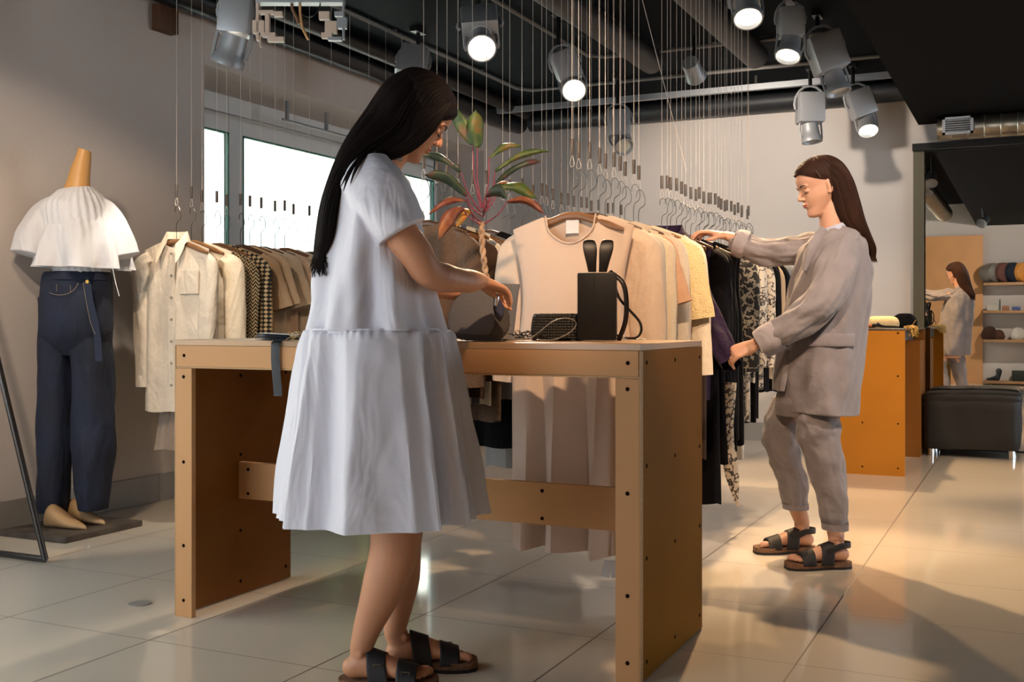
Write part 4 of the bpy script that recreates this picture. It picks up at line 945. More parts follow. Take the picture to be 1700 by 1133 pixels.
# ------------------------------------------------------------ woman in grey linen
def woman_grey():
    D = 4.45; t = thing('person', G(1350,933), 'person in a loose grey linen suit holding out the sleeve of a velvet jacket', 'person'); g_ = lambda x, y, d=D: P(x, y, d)
    body = M(); fr = Fr(g_(1376,352), -EX*.93-ED*.10-EZ*.33, -EX*.33+EZ*.94, 1.02); head(body, fr)
    body.limb([g_(1386,400), g_(1382,378), g_(1380,355), fr.p(-.03,0,.05)], [(.06,.055),(.053,.05),(.05,.048),(.05,.05)], ref=ED, n=24)
    body.skin([(g_(1386,385), EX*.04, ED*.07),(g_(1388,402), EX*.07, ED*.13),(g_(1385,440), EX*.085, ED*.15),(g_(1378,520), EX*.085, ED*.125),(g_(1362,600), EX*.10, ED*.15),(g_(1350,670), EX*.10, ED*.15),(g_(1348,700),EX*.07,ED*.12)], 32, 24)
    shf, elf, wrf = g_(1352,410,4.60), g_(1275,418,4.66), g_(1208,392,4.72)
    body.limb([shf, g_(1315,415,4.62), elf, g_(1240,405,4.69), wrf], [.046,.042,.038,.032,(.025,.020)], n=22)
    curl_hand(body, wrf-EX*.01, -EX*.93+ED*.2+EZ*.20, -EZ-EX*.3, 1, [(.25,.75,1.1),(.2,.7,1.1),(.3,.9,1.3),(.4,1.0,1.4)], .97, -EX*.8-ED*.25-EZ*.35)
    shn, eln, wrn = g_(1400,425,4.29), g_(1350,515,4.25), g_(1256,572,4.30)
    body.limb([shn, g_(1375,470,4.26), eln, g_(1305,543,4.27), wrn], [.046,.043,.038,.032,(.025,.020)], n=22)
    curl_hand(body, wrn-EX*.01, -EX*.82+ED*.12-EZ*.36, ED*.55-EZ*.65-EX*.1, 1, [(.5,1.2,1.7),(.55,1.35,1.9),(.6,1.45,2.1),(.65,1.5,2.2)], .97, -EX*.7+ED*.3-EZ*.35)
    dn, df = 4.31, 4.60
    hn = Vector(W((1409-850)/F*dn, dn, .027)); hf = Vector(W((1351-850)/F*df, df, .027)); dd = W(-.97,-.10,0); d2 = W(-.97,-.05,0)
    an, af = g_(1388,892,dn), g_(1331,865,df)
    body.limb([g_(1362,690,dn+.07), g_(1366,770,dn+.06), g_(1383,850,dn+.03), an], [.055,.042,.038,(.034,.031)], ref=ED, n=24)
    body.limb([g_(1312,690,df-.04), g_(1302,750,df-.04), g_(1320,830,df-.03), af], [.055,.042,.038,(.034,.031)], ref=ED, n=24)
    foot(body, hn, dd, an, 1.0, -1); foot(body, hf, d2, af, 1.0, 1)
    fuse(body, 'body', skin2_m, t, .0032, 4); face_bits(fr, t)
    sandal(t, hn, dd, -1, True, buckles=False); sandal(t, hf, d2, 1, True, buckles=False)
    m_, nt, b = newmat('grey_linen'); b.inputs['Roughness'].default_value = .85; b.inputs['Sheen Weight'].default_value = .2
    n1 = noisen(nt, 14, 5); nt.links.new(mixc(nt, n1, hexc('6b676c'), hexc('878186')), b.inputs['Base Color'])
    bp = nt.nodes.new('ShaderNodeBump'); bp.inputs['Strength'].default_value = .5; bp.inputs['Distance'].default_value = .012; nt.links.new(noisen(nt, 22, 6), bp.inputs['Height']); nt.links.new(bp.outputs['Normal'], b.inputs['Normal'])
    lm = m_
    def st(rows, d=D):
        return [(g_((l+r)/2, py, d), EX*((r-l)/2/F*d)+EZ*((tl[0] if tl else 0)/F*d), ED*rd) for py, l, r, rd, *tl in rows]
    jk = M().skin(st([(379,1362,1402,.062,6),(386,1352,1416,.10,6),(396,1342,1428,.145,4),(412,1333,1437,.175),(450,1321,1442,.19),(515,1303,1438,.19),(575,1296,1430,.20),(640,1296,1421,.225),(684,1298,1413,.235,-3)]), 110, 90, lambda a, s: .014*nz(a*2,s*6,2)+.011*nz(a*4+s*6,s*9,5)+.009*math.sin(5*a+4*s)*s)
    wk = lambda a, s: .011*nz(a*1.5,s*9,8)+.008*nz(a*3,s*16,1)+.006*math.sin(s*30+2*math.sin(a)+3*nz(a,s*4))*max(0,math.sin(s*PI))
    jk.limb([g_(1402,412,4.32), g_(1385,460,4.24), g_(1355,512,4.22), g_(1318,538,4.24), g_(1278,562,4.28)], [(.058,.07),(.066,.075),(.070,.068),(.062,.06),(.052,.052)], ref=ED, n=52, m=54, ends=True, fold=wk)
    jk.limb([g_(1360,412,4.58), g_(1318,416,4.62), g_(1278,420,4.66), g_(1228,404,4.705)], [(.06,.06),(.062,.062),(.060,.058),(.048,.05)], ref=ED, n=52, m=48, ends=True, fold=wk)
    fuse(jk, 'jacket', lm, t, .0042, 2)
    cfm = cloth('linen_cuff', '928c92')
    M().limb([g_(1293,554,4.268), g_(1277,563,4.28), g_(1262,572,4.292)], [(.063,.062),(.066,.064),(.060,.058)], ref=ED, n=40, m=12, ends=False, cap=False, fold=lambda a,s: .002*math.sin(5*a)).build('sleeve_cuff', cfm, t)
    M().limb([g_(1240,408,4.695), g_(1230,405,4.702), g_(1221,402,4.71)], [(.059,.060),(.062,.062),(.056,.056)], ref=ED, n=40, m=12, ends=False, cap=False).build('sleeve_cuff', cfm, t)
    # open front panel, lapel, shirt collar, pocket flap
    fp = M().skin([(g_(1340,430,4.50), EX*.012, ED*.04),(g_(1312,520,4.46), EX*.016, ED*.07),(g_(1298,600,4.44), EX*.022, ED*.09),(g_(1292,648,4.43), EX*.016, ED*.08)], 30, 30, lambda a, s: .004*math.sin(6*a+3*s)); fp.build('jacket_front_edge', lm, t)
    M().skin([(g_(1384,374,4.45), EX*.055+EZ*.02, ED*.058),(g_(1382,382,4.45), EX*.062+EZ*.022, ED*.072),(g_(1380,392,4.45), EX*.068+EZ*.02, ED*.085)], 50, 10, None, False).build('shirt_collar', cloth('pale_blue_cotton','a3a9bd'), t)
    M().limb([g_(1366,384,4.375), g_(1350,410,4.33), g_(1336,446,4.33)], [(.012,.020),(.010,.022),(.006,.010)], ref=ED, n=16).build('lapel', lm, t)
    pf = M().skin(st([(553,1298,1430,.206),(558,1296,1431,.212),(570,1295,1430,.216),(574,1295,1430,.213)]), 30, 10, None, False, -2.2, -1.05).build('pocket_flap', lm, t); pf.modifiers.new('s','SOLIDIFY').thickness = .004
    # trousers
    tw = lambda sd_: (lambda a, s: .010*nz(a*1.5,s*7,sd_)+.005*nz(a*3,s*16,sd_+4)+.004*math.sin(s*26+a)*s)
    tr = M().skin(st([(640,1296,1402,.17),(670,1288,1398,.165),(690,1290,1394,.14)]), 60, 12)
    tr.skin(st([(660,1284,1330,.09),(700,1270,1328,.092),(726,1266,1326,.085),(758,1275,1328,.078),(800,1291,1340,.070),(844,1300,1341,.062)], df-.05), 60, 60, tw(3))
    tr.skin(st([(668,1345,1380,.04),(684,1326,1393,.080),(705,1322,1393,.095),(737,1327,1396,.092),(790,1345,1404,.08),(840,1360,1406,.070),(878,1366,1406,.064)], dn+.035), 60, 60, tw(9))
    fuse(tr, 'trousers', lm, t, .0042, 2)
    M().skin(st([(836,1299,1342,.063),(845,1300,1342,.064)], df-.05), 50, 4, None, False).build('trouser_hem', lm, t)
    M().skin(st([(868,1364,1407.5,.066),(879,1365,1407.5,.066)], dn), 50, 4, None, False).build('trouser_hem', lm, t)
    # hair
    hp = [((1317,293),(1352,259),.03,D),((1330,298),(1376,258),.062,D),((1352,300),(1398,272),.082,D),((1366,312),(1414,300),.092,D),((1372,334),(1425,334),.092,D),((1380,360),(1434,366),.088,D),((1398,386),(1444,392),.082,D),((1424,408),(1452,412),.06,D),((1436,424),(1452,428),.04,D)]
    hs = [((g_(a[0],a[1],d)+g_(b[0],b[1],d))/2, (g_(b[0],b[1],d)-g_(a[0],a[1],d))/2, ED*rd) for a, b, rd, d in hp]
    hm = M().skin(hs, 300, 66, lambda a, s: .0010*math.sin(a*64+3*math.sin(a*5)+2*s)*min(1,s*4)+.003*nz(a*4,s*2,4))
    hair_cap(hm, fr, lambda x, y: (.120+.30*(x+.01)+4.2*(x+.01)**2 if x > -.01 else .03))
    rd = random.Random(5)
    def q(i, u, w):
        a, b_, r_, d = hp[i]; x = a[0]+(b_[0]-a[0])*u; y = a[1]+(b_[1]-a[1])*u
        return g_(x, y, d)+ED*math.sqrt(max(0, 1-(2*u-1)**2))*r_*w
    for i in range(260):
        u = rd.uniform(0, 1); w = rd.choice((-1,-1,1))*rd.uniform(.9,1.015); e0 = rd.choice((1,2,3))
        pts = [q(k_, min(1,max(0,u+rd.uniform(-.02,.02))), w) for k_ in range(e0, len(hp))]
        pts.append(pts[-1]+Vector((0,0,-.005-.02*rd.random()))+EX*rd.uniform(-.006,.008)); hm.tube(pts, [.0008]+[.0013]*(len(pts)-2)+[.0005], 4, sub=3)
    hm.build('hair', hair_b, t)
    sg = -1 if fr.l.dot(ED) > 0 else 1
    M().tube([fr.p(.028,sg*.0805,.168), fr.p(.018,sg*.083,.140)], .002, 6).build('hair_clip', chrome, t)
woman_grey()
# the velvet sleeve she holds out belongs to the jacket on the rack
vj = [o for o in COL.objects if o.name.startswith('velvet_jacket')][0]
vs = M().limb([P(1128,398,4.80), P(1142,440,4.70), P(1168,512,4.55), P(1196,570,4.42), P(1214,606,4.34)], [(.05,.05),(.062,.06),(.056,.055),(.048,.05),(.040,.04)], ref=ED, n=40, m=50, ends=False, cap=False, fold=lambda a, s: .006*nz(a*2,s*8)+.004*math.sin(a*5+s*6))
inv = Matrix.Translation(vj.location) @ Matrix.Rotation(vj.rotation_euler.z, 4, 'Z'); vs.xf(inv.inverted())
o_ = bpy.data.objects.new('long_sleeve', vs.mesh('long_sleeve')); COL.objects.link(o_); o_.parent = vj; o_.data.materials.append(velv_p); o_.data.polygons.foreach_set('use_smooth', [True]*len(o_.data.polygons))
# ============================================================ THINGS ON THE TABLES
TT = TH+.0005
def tz(px, d, z=0): return W((px-850)/F*d, d, TT+z)
# grey bag
t = thing('handbag', tz(790,3.25), 'structured dark grey leather handbag the woman in white is opening', 'handbag')
bagm = mat('bag_grey','56565b',.5,bump=(120,.12)); bagd = mat('bag_dark','3a3634',.45,bump=(120,.12))
def extr(pts, d0, th, m_, name, bev=.006, par=t):
    bm = bmesh.new(); vs = [bm.verts.new(P(x,y,d0)) for x,y in pts]; f = bm.faces.new(vs)
    r = bmesh.ops.extrude_face_region(bm, geom=[f]); nv = [e for e in r['geom'] if isinstance(e, bmesh.types.BMVert)]
    bmesh.ops.translate(bm, verts=nv, vec=ED*th)
    bmesh.ops.bevel(bm, geom=bm.edges[:], offset=bev, segments=2, affect='EDGES'); bm.verts.index_update()
    q = M().add([v.co.copy() for v in bm.verts], [[v.index for v in f.verts] for f in bm.faces]); bm.free(); return q.build(name, m_, par)
extr([(746,558),(742,540),(744,520),(752,500),(768,484),(786,478),(822,480),(832,492),(846,520),(847,545),(838,560),(826,566),(770,566)], 3.215, .14, bagd, 'body')
extr([(747,554),(743,540),(745,520),(753,501),(769,485),(787,480),(819,482),(821,540),(812,557)], 3.20, .014, bagm, 'flap', .004)
M().limb([P(823,482,3.20),P(825,495,3.195),P(823,507,3.195)], [.006,.007,.005], ref=ED, n=12).build('clasp', chrome, t)
extr([(826,496),(836,506),(838,516),(832,528),(824,520),(821,508)], 3.20, .012, mat('tassel_dark','3c3f55',.25,.3), 'clasp_tab', .003)
# black bag
t = thing('tote_bag', tz(993,3.30), 'tall black boxy leather bag with two upright loop handles', 'handbag')
bl = mat('bag_black','0b0a0b',.5,bump=(150,.03),spec=.25); bl2 = mat('bag_strap','0f0b0a',.45,spec=.3)
R = Matrix.Rotation(AZ-.12, 3, 'Z'); c = tz(992,3.36,.105)
M().box(c, (.118,.11,.205), R, bev=.005).build('body', bl, t)
fx, fy = R @ Vector((1,0,0)), R @ Vector((0,1,0))
M().box(c-fy*.0555-fx*.008, (.002,.003,.19), R).build('seam', bl2, t)
for px0, px1, lean in ((983,978,-.02),(1001,1009,.02)):
    st = []
    for z_, dd_, w_ in ((452,-.018,.012),(435,-.022,.016),(415,-.020,.021),(403,-.012,.019),(399,0,.013),(403,.012,.019),(415,.020,.021),(435,.022,.016),(452,.018,.012)):
        f_ = (450-z_)/52; x_ = px0+(px1-px0)*f_
        st.append((P(x_, z_, 3.33+dd_), EX*w_, (ED*(1 if z_ > 403 else .2)*(-1 if dd_ < 0 else 1)+EZ*(1 if z_ < 405 else 0)).normalized()*.0016))
    M().skin(st, 12, 50).build('handle', bl2, t)
M().limb([P(1014,452,3.34),P(1034,470,3.32),P(1040,500,3.32),P(1038,535,3.33),P(1028,563,3.36)], [(.0075,.003)]*5, ref=EX, n=8, m=40).build('strap', bl2, t)
M().limb([P(1020,470,3.36),P(1028,495,3.36),P(1045,515,3.36),P(1062,535,3.36),P(1064,552,3.36),P(1052,562,3.37),P(1022,556,3.37)], [(.0042,.003)]*7, ref=EX, n=8, m=50).build('strap', bl2, t)
M().limb([tz(1022,3.36,.008),tz(1045,3.38,.006),tz(1068,3.40,.004)], [(.012,.002)]*3, ref=Vector((0,0,1)).cross(EX), n=8, m=12).build('strap', bl2, t)
# black woven hat
t = thing('woven_hat', tz(925,3.36), 'black woven crumpled hat lying between the grey and black bags', 'hat')
wv, nt, b = newmat('black_weave'); s = xyz(nt); b.inputs['Roughness'].default_value = .7
kk = mathn(nt, 'MULTIPLY', mathn(nt,'SINE',mathn(nt,'MULTIPLY',mathn(nt,'ADD',s[0],s[2]),380)), mathn(nt,'SINE',mathn(nt,'MULTIPLY',mathn(nt,'SUBTRACT',s[0],s[2]),380)))
bp = nt.nodes.new('ShaderNodeBump'); bp.inputs['Strength'].default_value = .9; bp.inputs['Distance'].default_value = .004; nt.links.new(kk, bp.inputs['Height']); nt.links.new(bp.outputs['Normal'], b.inputs['Normal'])
nt.links.new(mixc(nt, mathn(nt,'MULTIPLY_ADD',kk,.5,.5), hexc('0f0f10'), hexc('2d2c2b')), b.inputs['Base Color'])
hc = tz(925,3.40)
M().skin([(hc+EZ*z, EX*rx, ED*ry) for z, rx, ry in ((.0,.078,.075),(.03,.080,.078),(.06,.079,.077),(.076,.076,.074),(.084,.066,.064),(.080,.03,.03),(.079,.005,.005))], 60, 24, lambda a, s_: .002*math.sin(a*30)+.003*nz(a*2,s_*3)).build('crown', wv, t)
rf = M(); rd = random.Random(3)
for i in range(130):
    a = rd.uniform(0, 2*PI); r0 = rd.uniform(.05,.085); p = hc+EX*(-.045+r0*1.1*math.cos(a))+ED*(-.03+r0*.5*math.sin(a))+EZ*rd.uniform(.002,.02)
    v_ = EX*rd.uniform(-.03,.03)+ED*rd.uniform(-.02,.02)+EZ*rd.uniform(-.003,.014); rf.tube([p, p+v_*.5+EZ*.004, Vector((p.x+v_.x,p.y+v_.y,max(p.z+v_.z,TT+.001)))], .0012, 4)
rf.build('frayed_brim', mat('fray_black','151515',.7), t)
# grey belt
t = thing('leather_belt', tz(900,3.28), 'grey leather strap looped in front of the black woven hat', 'belt')
M().limb([tz(838,3.29,.004),tz(862,3.26,.006),tz(885,3.25,.014),P(915,536,3.25),P(935,529,3.26),P(952,532,3.27),P(956,541,3.27),P(945,553,3.26),tz(920,3.24,.005),tz(893,3.24,.004)], [(.007,.0022)]*10, ref=ED, n=10, m=70).build('strap', mat('belt_grey','6a6763',.45), t)
# papers, ribbon and raffia at the left end
pm = [mat('paper_white','d3d7dc',.6), mat('paper_grey','9aa3ad',.6), mat('paper_blue','7c8a9c',.6)]
for k in range(7):
    c = W((470-850)/F*3.42+random.Random(k).uniform(-.008,.008), 3.42, TT+.0015+.003*k)
    st = []
    for q in range(9):
        f_ = q/8-.5; st.append((c+EX*f_*.135+EZ*.004*max(0,k-1)*(-f_)*.35, ED*.08, EZ*.0011))
    tag(M().skin(st, 8, 17).build('booklet', pm[(k*2+1)%3]), f'pale thin booklet, {ORD[k]} from the bottom of the small pile on the big table', 'booklet', 'booklets piled on the big table')
t = thing('raffia_bundle', tz(500,3.36), 'beige raffia bundle on the table right of the booklets', 'raffia'); ra = M(); rd = random.Random(8)
for i in range(60):
    p = tz(500,3.36)+EX*rd.uniform(-.03,.05)+ED*rd.uniform(-.03,.03)+EZ*rd.uniform(.002,.022)
    ra.tube([p, p+EX*rd.uniform(-.02,.02)+EZ*rd.uniform(-.002,.008)*(p.z>TT+.004), Vector((p.x,p.y,max(TT+.001,p.z-.006)))+EX*rd.uniform(-.03,.03)+ED*rd.uniform(-.02,.02)], .0014, 4, sub=2)
ra.build('fibres', mat('raffia','c2a777',.8), t)
U_ = (450-850)/F; rb = mat('ribbon_navy','0a1320',.6,bump=(80,.2))
def front_v(px):            # distance where the pixel column meets the table's front plane
    k = (px-850)/F; return 2.776/(SA*k+CA)
pts = [W((500-850)/F*3.35,3.35,TT+.003), W((478-850)/F*3.45,3.45,TT+.003)]
d0 = front_v(460); st = []
rbn = [tz(505,3.36,.002), tz(480,3.42,.003), W((463-850)/F*(d0+.06), d0+.06, TT+.003), W((461-850)/F*(d0-.004), d0-.004, TT-.001)]
for y in (575,600,625,650,658): rbn.append(P(457+ (2 if y > 610 else 0)+ (2 if y>640 else 0), y, d0-.010))
tag(M().limb(rbn, [(.0165,.001)]*len(rbn), ref=Vector((1,0,0)), n=8, m=60, ends=False).build('ribbon', rb), 'dark navy ribbon lying over the edge and hanging down the front of the big table', 'ribbon')
# ------------------------------------------------------------ plant
pot_d = 3.50
t = thing('potted_cordyline', tz(820,pot_d), 'tall potted plant with long green and red leaves behind the grey handbag', 'plant')
pc = tz(822,pot_d)
M().lathe([(.055,0),(.058,.002),(.076,.155),(.080,.17),(.080,.178),(.074,.178),(.071,.16),(0,.158)], pc, 36, cap=False).build('pot', mat('pot_grey','6f6c68',.5,bump=(20,.1)), t)
stm = M(); q0 = [tz(812,pot_d,.16), P(806,450,pot_d), P(801,410,pot_d), P(799,370,pot_d)]
for k in range(2):
    pts = []
    for i in range(46):
        f_ = i/45; c = crv(q0, f_); a = f_*26+k*PI; pts.append(c+EX*.0045*math.cos(a)+ED*.0045*math.sin(a))
    stm.tube(pts, .0062, 7)
stm.build('stem', mat('stem_beige','a58a72',.7,bump=(90,.6),var=(60,.3)), t)
def leafmat(name, c1, c2, c3):
    m, nt, b = newmat(name); b.inputs['Roughness'].default_value = .5; b.inputs['Specular IOR Level'].default_value = .3
    n = noisen(nt, 22, 3); r = nt.nodes.new('ShaderNodeValToRGB'); r.color_ramp.elements[0].position=.38; r.color_ramp.elements[1].position=.68
    r.color_ramp.elements[0].color=(*hexc(c1),1); r.color_ramp.elements[1].color=(*hexc(c3),1); e = r.color_ramp.elements.new(.52); e.color=(*hexc(c2),1)
    nt.links.new(n, r.inputs['Fac']); nt.links.new(r.outputs['Color'], b.inputs['Base Color'])
    b.inputs['Subsurface Weight'].default_value = .0; return m
lg = leafmat('leaf_green','2f4526','465a2a','6a5030'); lr = leafmat('leaf_red','5c2a30','6e4030','8a5a38'); lo_ = leafmat('leaf_orange','8a5c28','a87030','6e6430'); ld_ = leafmat('leaf_dark','20302a','2c3a2c','55343a')
pet = mat('petiole','7a3448',.5)
LV = [((800,345),(793,245),(790,182),.027,lg,.00),((798,345),(785,240),(746,176),.024,lg,.03),((798,352),(765,285),(694,258),.013,ld_,-.10),((799,358),(775,325),(703,291),.018,ld_,-.06),((798,368),(775,332),(712,356),.012,lr,-.14),
 ((797,372),(768,345),(728,400),.022,lr,-.12),((799,375),(783,350),(757,378),.017,lo_,-.05),((801,345),(812,262),(866,243),.013,lg,.06),((802,350),(822,285),(916,252),.011,lg,.10),((802,352),(822,303),(902,267),.012,ld_,.02),
 ((801,352),(806,325),(842,330),.021,ld_,-.14),((803,354),(828,310),(894,332),.020,lg,.06),((804,372),(842,335),(905,357),.013,lr,-.08),((801,360),(812,318),(862,312),.012,lr,.14)]
for i, (b_, md, tp, wd, lm_, dz) in enumerate(LV):
    p0 = P(*b_, pot_d); p1 = P(*md, pot_d+dz*.6); p2 = P(*tp, pot_d+dz); arc = EZ*(.02 if tp[1] > 220 else 0)
    M().tube([p0, (p0+p1)/2+EX*(.008 if md[0] > 800 else -.008)-EZ*.004, p1], [.0032,.0022,.002], 7, sub=4).build('petiole', pet, t)
    cpts = [p1, p1*.62+p2*.38+arc*1.0, p1*.3+p2*.7+arc*.9, p2]; lf = M(); n = 18; wd *= 1.06
    ax = (p2-p1).normalized(); sd = ax.cross(ED); sd = (sd.normalized()*(.85)+ED*(.45 if i % 2 else -.45)).normalized(); nm = sd.cross(ax).normalized()
    for q in range(n+1):
        f_ = q/n; c = crv(cpts, f_); w_ = wd*max(.03, math.sin(PI*min(1,f_*.92+.06))**.75)*(1 if f_ < .8 else (1-(f_-.8)*4.6))
        w_ = max(w_, .0008); wav = .003*math.sin(f_*11+i)
        for s_, k in ((-1,.006),(-.5,.001),(0,-.002),(.5,.001),(1,.006)): lf.v.append(c+sd*w_*s_+nm*(k*w_/wd+wav*s_))
    for q in range(n):
        for k in range(4): lf.f.append((q*5+k,q*5+k+1,(q+1)*5+k+1,(q+1)*5+k))
    o = lf.build('leaf', lm_, t); sm = o.modifiers.new('s','SOLIDIFY'); sm.thickness = .0008
# ------------------------------------------------------------ small table goods
H2 = .9285
def z2(px, d, z=0): return W((px-850)/F*d, d, H2+z)
t = thing('sun_hat', z2(1466,7.75), 'cream round hat on the far amber table', 'hat')
c = z2(1466,7.75)
M().skin([(c+EZ*z, EX*rx, ED*ry) for z, rx, ry in ((.0,.10,.09),(.02,.115,.10),(.045,.112,.10),(.068,.10,.088),(.082,.07,.06),(.084,.01,.01))], 40, 18, lambda a,s_: .003*math.sin(5*a)).build('crown', cloth('hat_cream','c9b285'), t)
t = thing('cap', z2(1497,7.95), 'black crumpled cap beside the cream hat on the far table', 'hat'); c = z2(1497,7.95)
M().skin([(c+EZ*z+EX*z*.2, EX*rx, ED*ry) for z, rx, ry in ((.0,.085,.10),(.03,.10,.11),(.07,.085,.09),(.10,.045,.05),(.105,.01,.01))], 36, 18, lambda a,s_: .008*nz(a*2,s_*3)).build('crown', blk, t)
M().skin([(c-EX*.09+ED*-.06+EZ*.008, EX*.05, ED*.06),(c-EX*.09+ED*-.06+EZ*.014, EX*.045, ED*.055)], 30, 4).build('visor', blk, t)
t = thing('tan_pouch', z2(1440,7.35), 'small tan leather pouch at the left edge of the far table', 'pouch')
M().limb([z2(1432,7.35,.015), z2(1442,7.35,.016), z2(1449,7.35,.012)], [(.03,.013),(.03,.015),(.02,.010)], ref=ED, n=16).build('body', mat('tan_leather','9c5526',.5), t)
t = thing('black_strap', z2(1462,7.33), 'black leather strap coiled near the front of the far table', 'strap')
M().limb([z2(1450,7.33,.016), z2(1456,7.33,.026), z2(1465,7.35,.012), z2(1480,7.36,.010), z2(1490,7.35,.008)], [(.014,.012),(.017,.014),(.012,.008),(.012,.008),(.008,.006)], ref=ED, n=14, m=20).build('strap', blackmetal, t)
t = thing('raffia_bundle', z2(1514,7.45), 'straw coloured raffia tuft hanging over the corner of the far table', 'raffia'); ra = M(); rd = random.Random(6); e_ = P(1508,546,7.3)
for i in range(70):
    p = z2(1500+rd.uniform(0,12),7.33+rd.uniform(0,.1),.004+rd.uniform(0,.01)); qn = P(1514+rd.uniform(-4,12), 546+rd.uniform(-3,14), 7.15+rd.uniform(-.03,.03)); ra.tube([p, (p+qn)/2+EZ*.012, qn], .0018, 4, sub=2)
ra.tube([z2(1512,7.3,.005), P(1520,532,7.25)], .003, 5); ra.build('fibres', mat('straw','c9a860',.8), t)
# ------------------------------------------------------------ pouf
t = thing('pouf', P(1617,755,7.9), 'black upholstered rectangular pouf with chrome feet in front of the mirror', 'pouf'); t.location.z = 0; ORIG[t.name].z = 0
pa = G(1550,757); c = Vector((-.70+.33, 8.36, 0)); pm_ = mat('pouf_black','14110e',.6,bump=(6,.3)); hx, hy = .33, .19
c = Vector(((G(1553,757).x+G(1672,763).x)/2, 8.60, 0)); hx = .325
st = [(c+EZ*z, Vector((hx*k,0,0)), Vector((0,hy*k,0))) for z, k in ((.055,.9),(.06,.96),(.08,.985),(.2,1.0),(.34,1.0),(.385,1.01),(.40,.985),(.42,1.0),(.445,.97),(.46,.85),(.468,.5),(.47,.05))]
def sqf(a, s_):
    ca, sa = math.cos(a), math.sin(a); k = 1/max(abs(ca)**4+abs(sa)**4, 1e-4)**.25
    return (k-1)*1.0
bm_ = M(); n = 96
for z, k in ((.055,.9),(.058,.955),(.08,.985),(.14,1.0),(.2,1.0),(.27,1.0),(.34,1.0),(.38,1.015),(.395,.99),(.405,.985),(.418,1.015),(.445,1.0),(.458,.95),(.464,.8),(.466,.4),(.466,.02)):
    for j in range(n):
        a = 2*PI*j/n; ca, sa = math.cos(a), math.sin(a); kk = k/(abs(ca)**9+abs(sa)**9)**(1/9)
        bm_.v.append(c+Vector((hx*kk*ca, hy*kk*sa, z+.006*math.sin(ca*2+1)))+Vector((ca,sa,0))*.006*nz(a*3,z*9))
for i in range(15):
    for j in range(n): bm_.f.append((i*n+j,i*n+(j+1)%n,(i+1)*n+(j+1)%n,(i+1)*n+j))
bm_.build('cushion', pm_, t)
for sx in (-1,1):
    for sy in (-1,1): M().lathe([(.0,0),(.024,0),(.024,.07),(0,.07)], c+Vector((sx*(hx-.06),sy*(hy-.05),0)), 20).build('foot', chrome, t)
# ------------------------------------------------------------ behind the camera, seen in the mirror
t = thing('wood_partition', (-1.3,YF+.05,0), 'plain light wooden wall panel seen in the mirror behind the reflected woman', 'panel')
M().b2((-1.95,YF,0),(-.70,YF+.05,2.34)).build('board', mat('panel_wood','c28d5c',.5,bump=(20,.05),var=(2,.06)), t, False)
shm = mat('shelf_wood','9c7650',.45,var=(4,.08))
for nm, z in (('top',1.56),('second',1.13),('third',.68),('lowest',.04)):
    tag(M().b2((-.68,YF,z-.02),(.9,YF+.36,z+.02)).build('wall_shelf', shm, None, False), f'{nm} wooden wall shelf seen in the mirror', 'shelf')
YS = YF+.19
cols = ['5c5750','5b3c36','20242e','b4762c']
for i, c_ in enumerate(cols):
    ct = Vector((-.56+i*.135, YS+.02, 1.58+.155)); nm = ['grey','reddish brown','navy','orange'][i]
    tag(M().lathe([(.0,-.16),(.09,-.155),(.14,-.13),(.155,-.05),(.155,.06),(.14,.10),(.08,.13),(0,.135)], ct, 28, (.62,.78,0), cap=False).build('round_cushion', cloth('cush_'+c_, c_, .5)), f'{nm} round stuffed bag standing on the top shelf in the mirror', 'bag', 'round bags on the top shelf')
def gbox(nm, u, z, s, c_, lb, ct): tag(M().box((u,YS,z+.0205+s[2]/2), s, bev=.004).build(nm, mat('gb_'+c_, c_, .5)), lb, ct)
gbox('white_box',-.55,1.13,(.16,.14,.09),'c9c2b4','small white box on the second shelf in the mirror','box')
gbox('yellow_card',-.50,1.225,(.04,.03,.0001),'c9a93a','thin yellow card on the white box in the mirror','card') if 0 else None
gbox('book',-.45,1.13,(.018,.13,.17),'38414a','dark upright book on the second shelf in the mirror','book')
gbox('brown_box',-.37,1.13,(.10,.12,.07),'8a5c3c','small brown box on the second shelf in the mirror','box')
gbox('blue_box',-.22,1.13,(.12,.12,.06),'3c4a78','small blue box on the second shelf in the mirror','box')
for u, r, c_, lb in ((-.60,.12,'3f2b22','dark brown fur hat at the end of the third shelf in the mirror'),(-.47,.09,'54392e','brown fur hat on the third shelf in the mirror'),(-.2,.11,'c9c2b8','folded white cloth heap on the third shelf in the mirror')):
    c = Vector((u,YS,.70)); tag(M().skin([(c+EZ*z*r, Vector((r*k,0,0)), Vector((0,r*k,0))) for z, k in ((0,.8),(.4,1),(1.0,.9),(1.5,.6),(1.7,.1))], 36, 16, lambda a,s_: .012*nz(a*3,s_*5,r)).build('fur_hat' if c_ != 'c9c2b8' else 'cloth_heap', cloth('fur_'+c_, c_, sc=60, bs=1.0)), lb, 'hat' if c_ != 'c9c2b8' else 'cloth')
def boot(u, c_, lb):
    t = thing('ankle_boot', (u,YS,.0605), lb, 'shoe')
    bm = M().limb([(u,YS,.085),(u+.03,YS,.15),(u+.035,YS,.21)], [(.045,.04),(.036,.036),(.045,.04)], ref=(1,0,0), n=20); bm.limb([(u,YS,.10),(u-.08,YS,.085),(u-.13,YS,.08)], [(.035,.033),(.024,.033),(.016,.02)], ref=(0,0,1), n=20); bm.build('shaft', mat('boot_'+c_, c_, .4), t)
boot(-.50,'1c2028','dark pointed ankle boot on the lowest shelf in the mirror')
gbox('green_crate',-.10,.04,(.36,.2,.16),'1c241e','dark green box on the lowest shelf in the mirror','box')
t = thing('ventilation_duct', (-2.6,2.5,2.6), 'silver spiral duct near the ceiling, seen in the mirror', 'duct')
prof = []; y = YF+.2
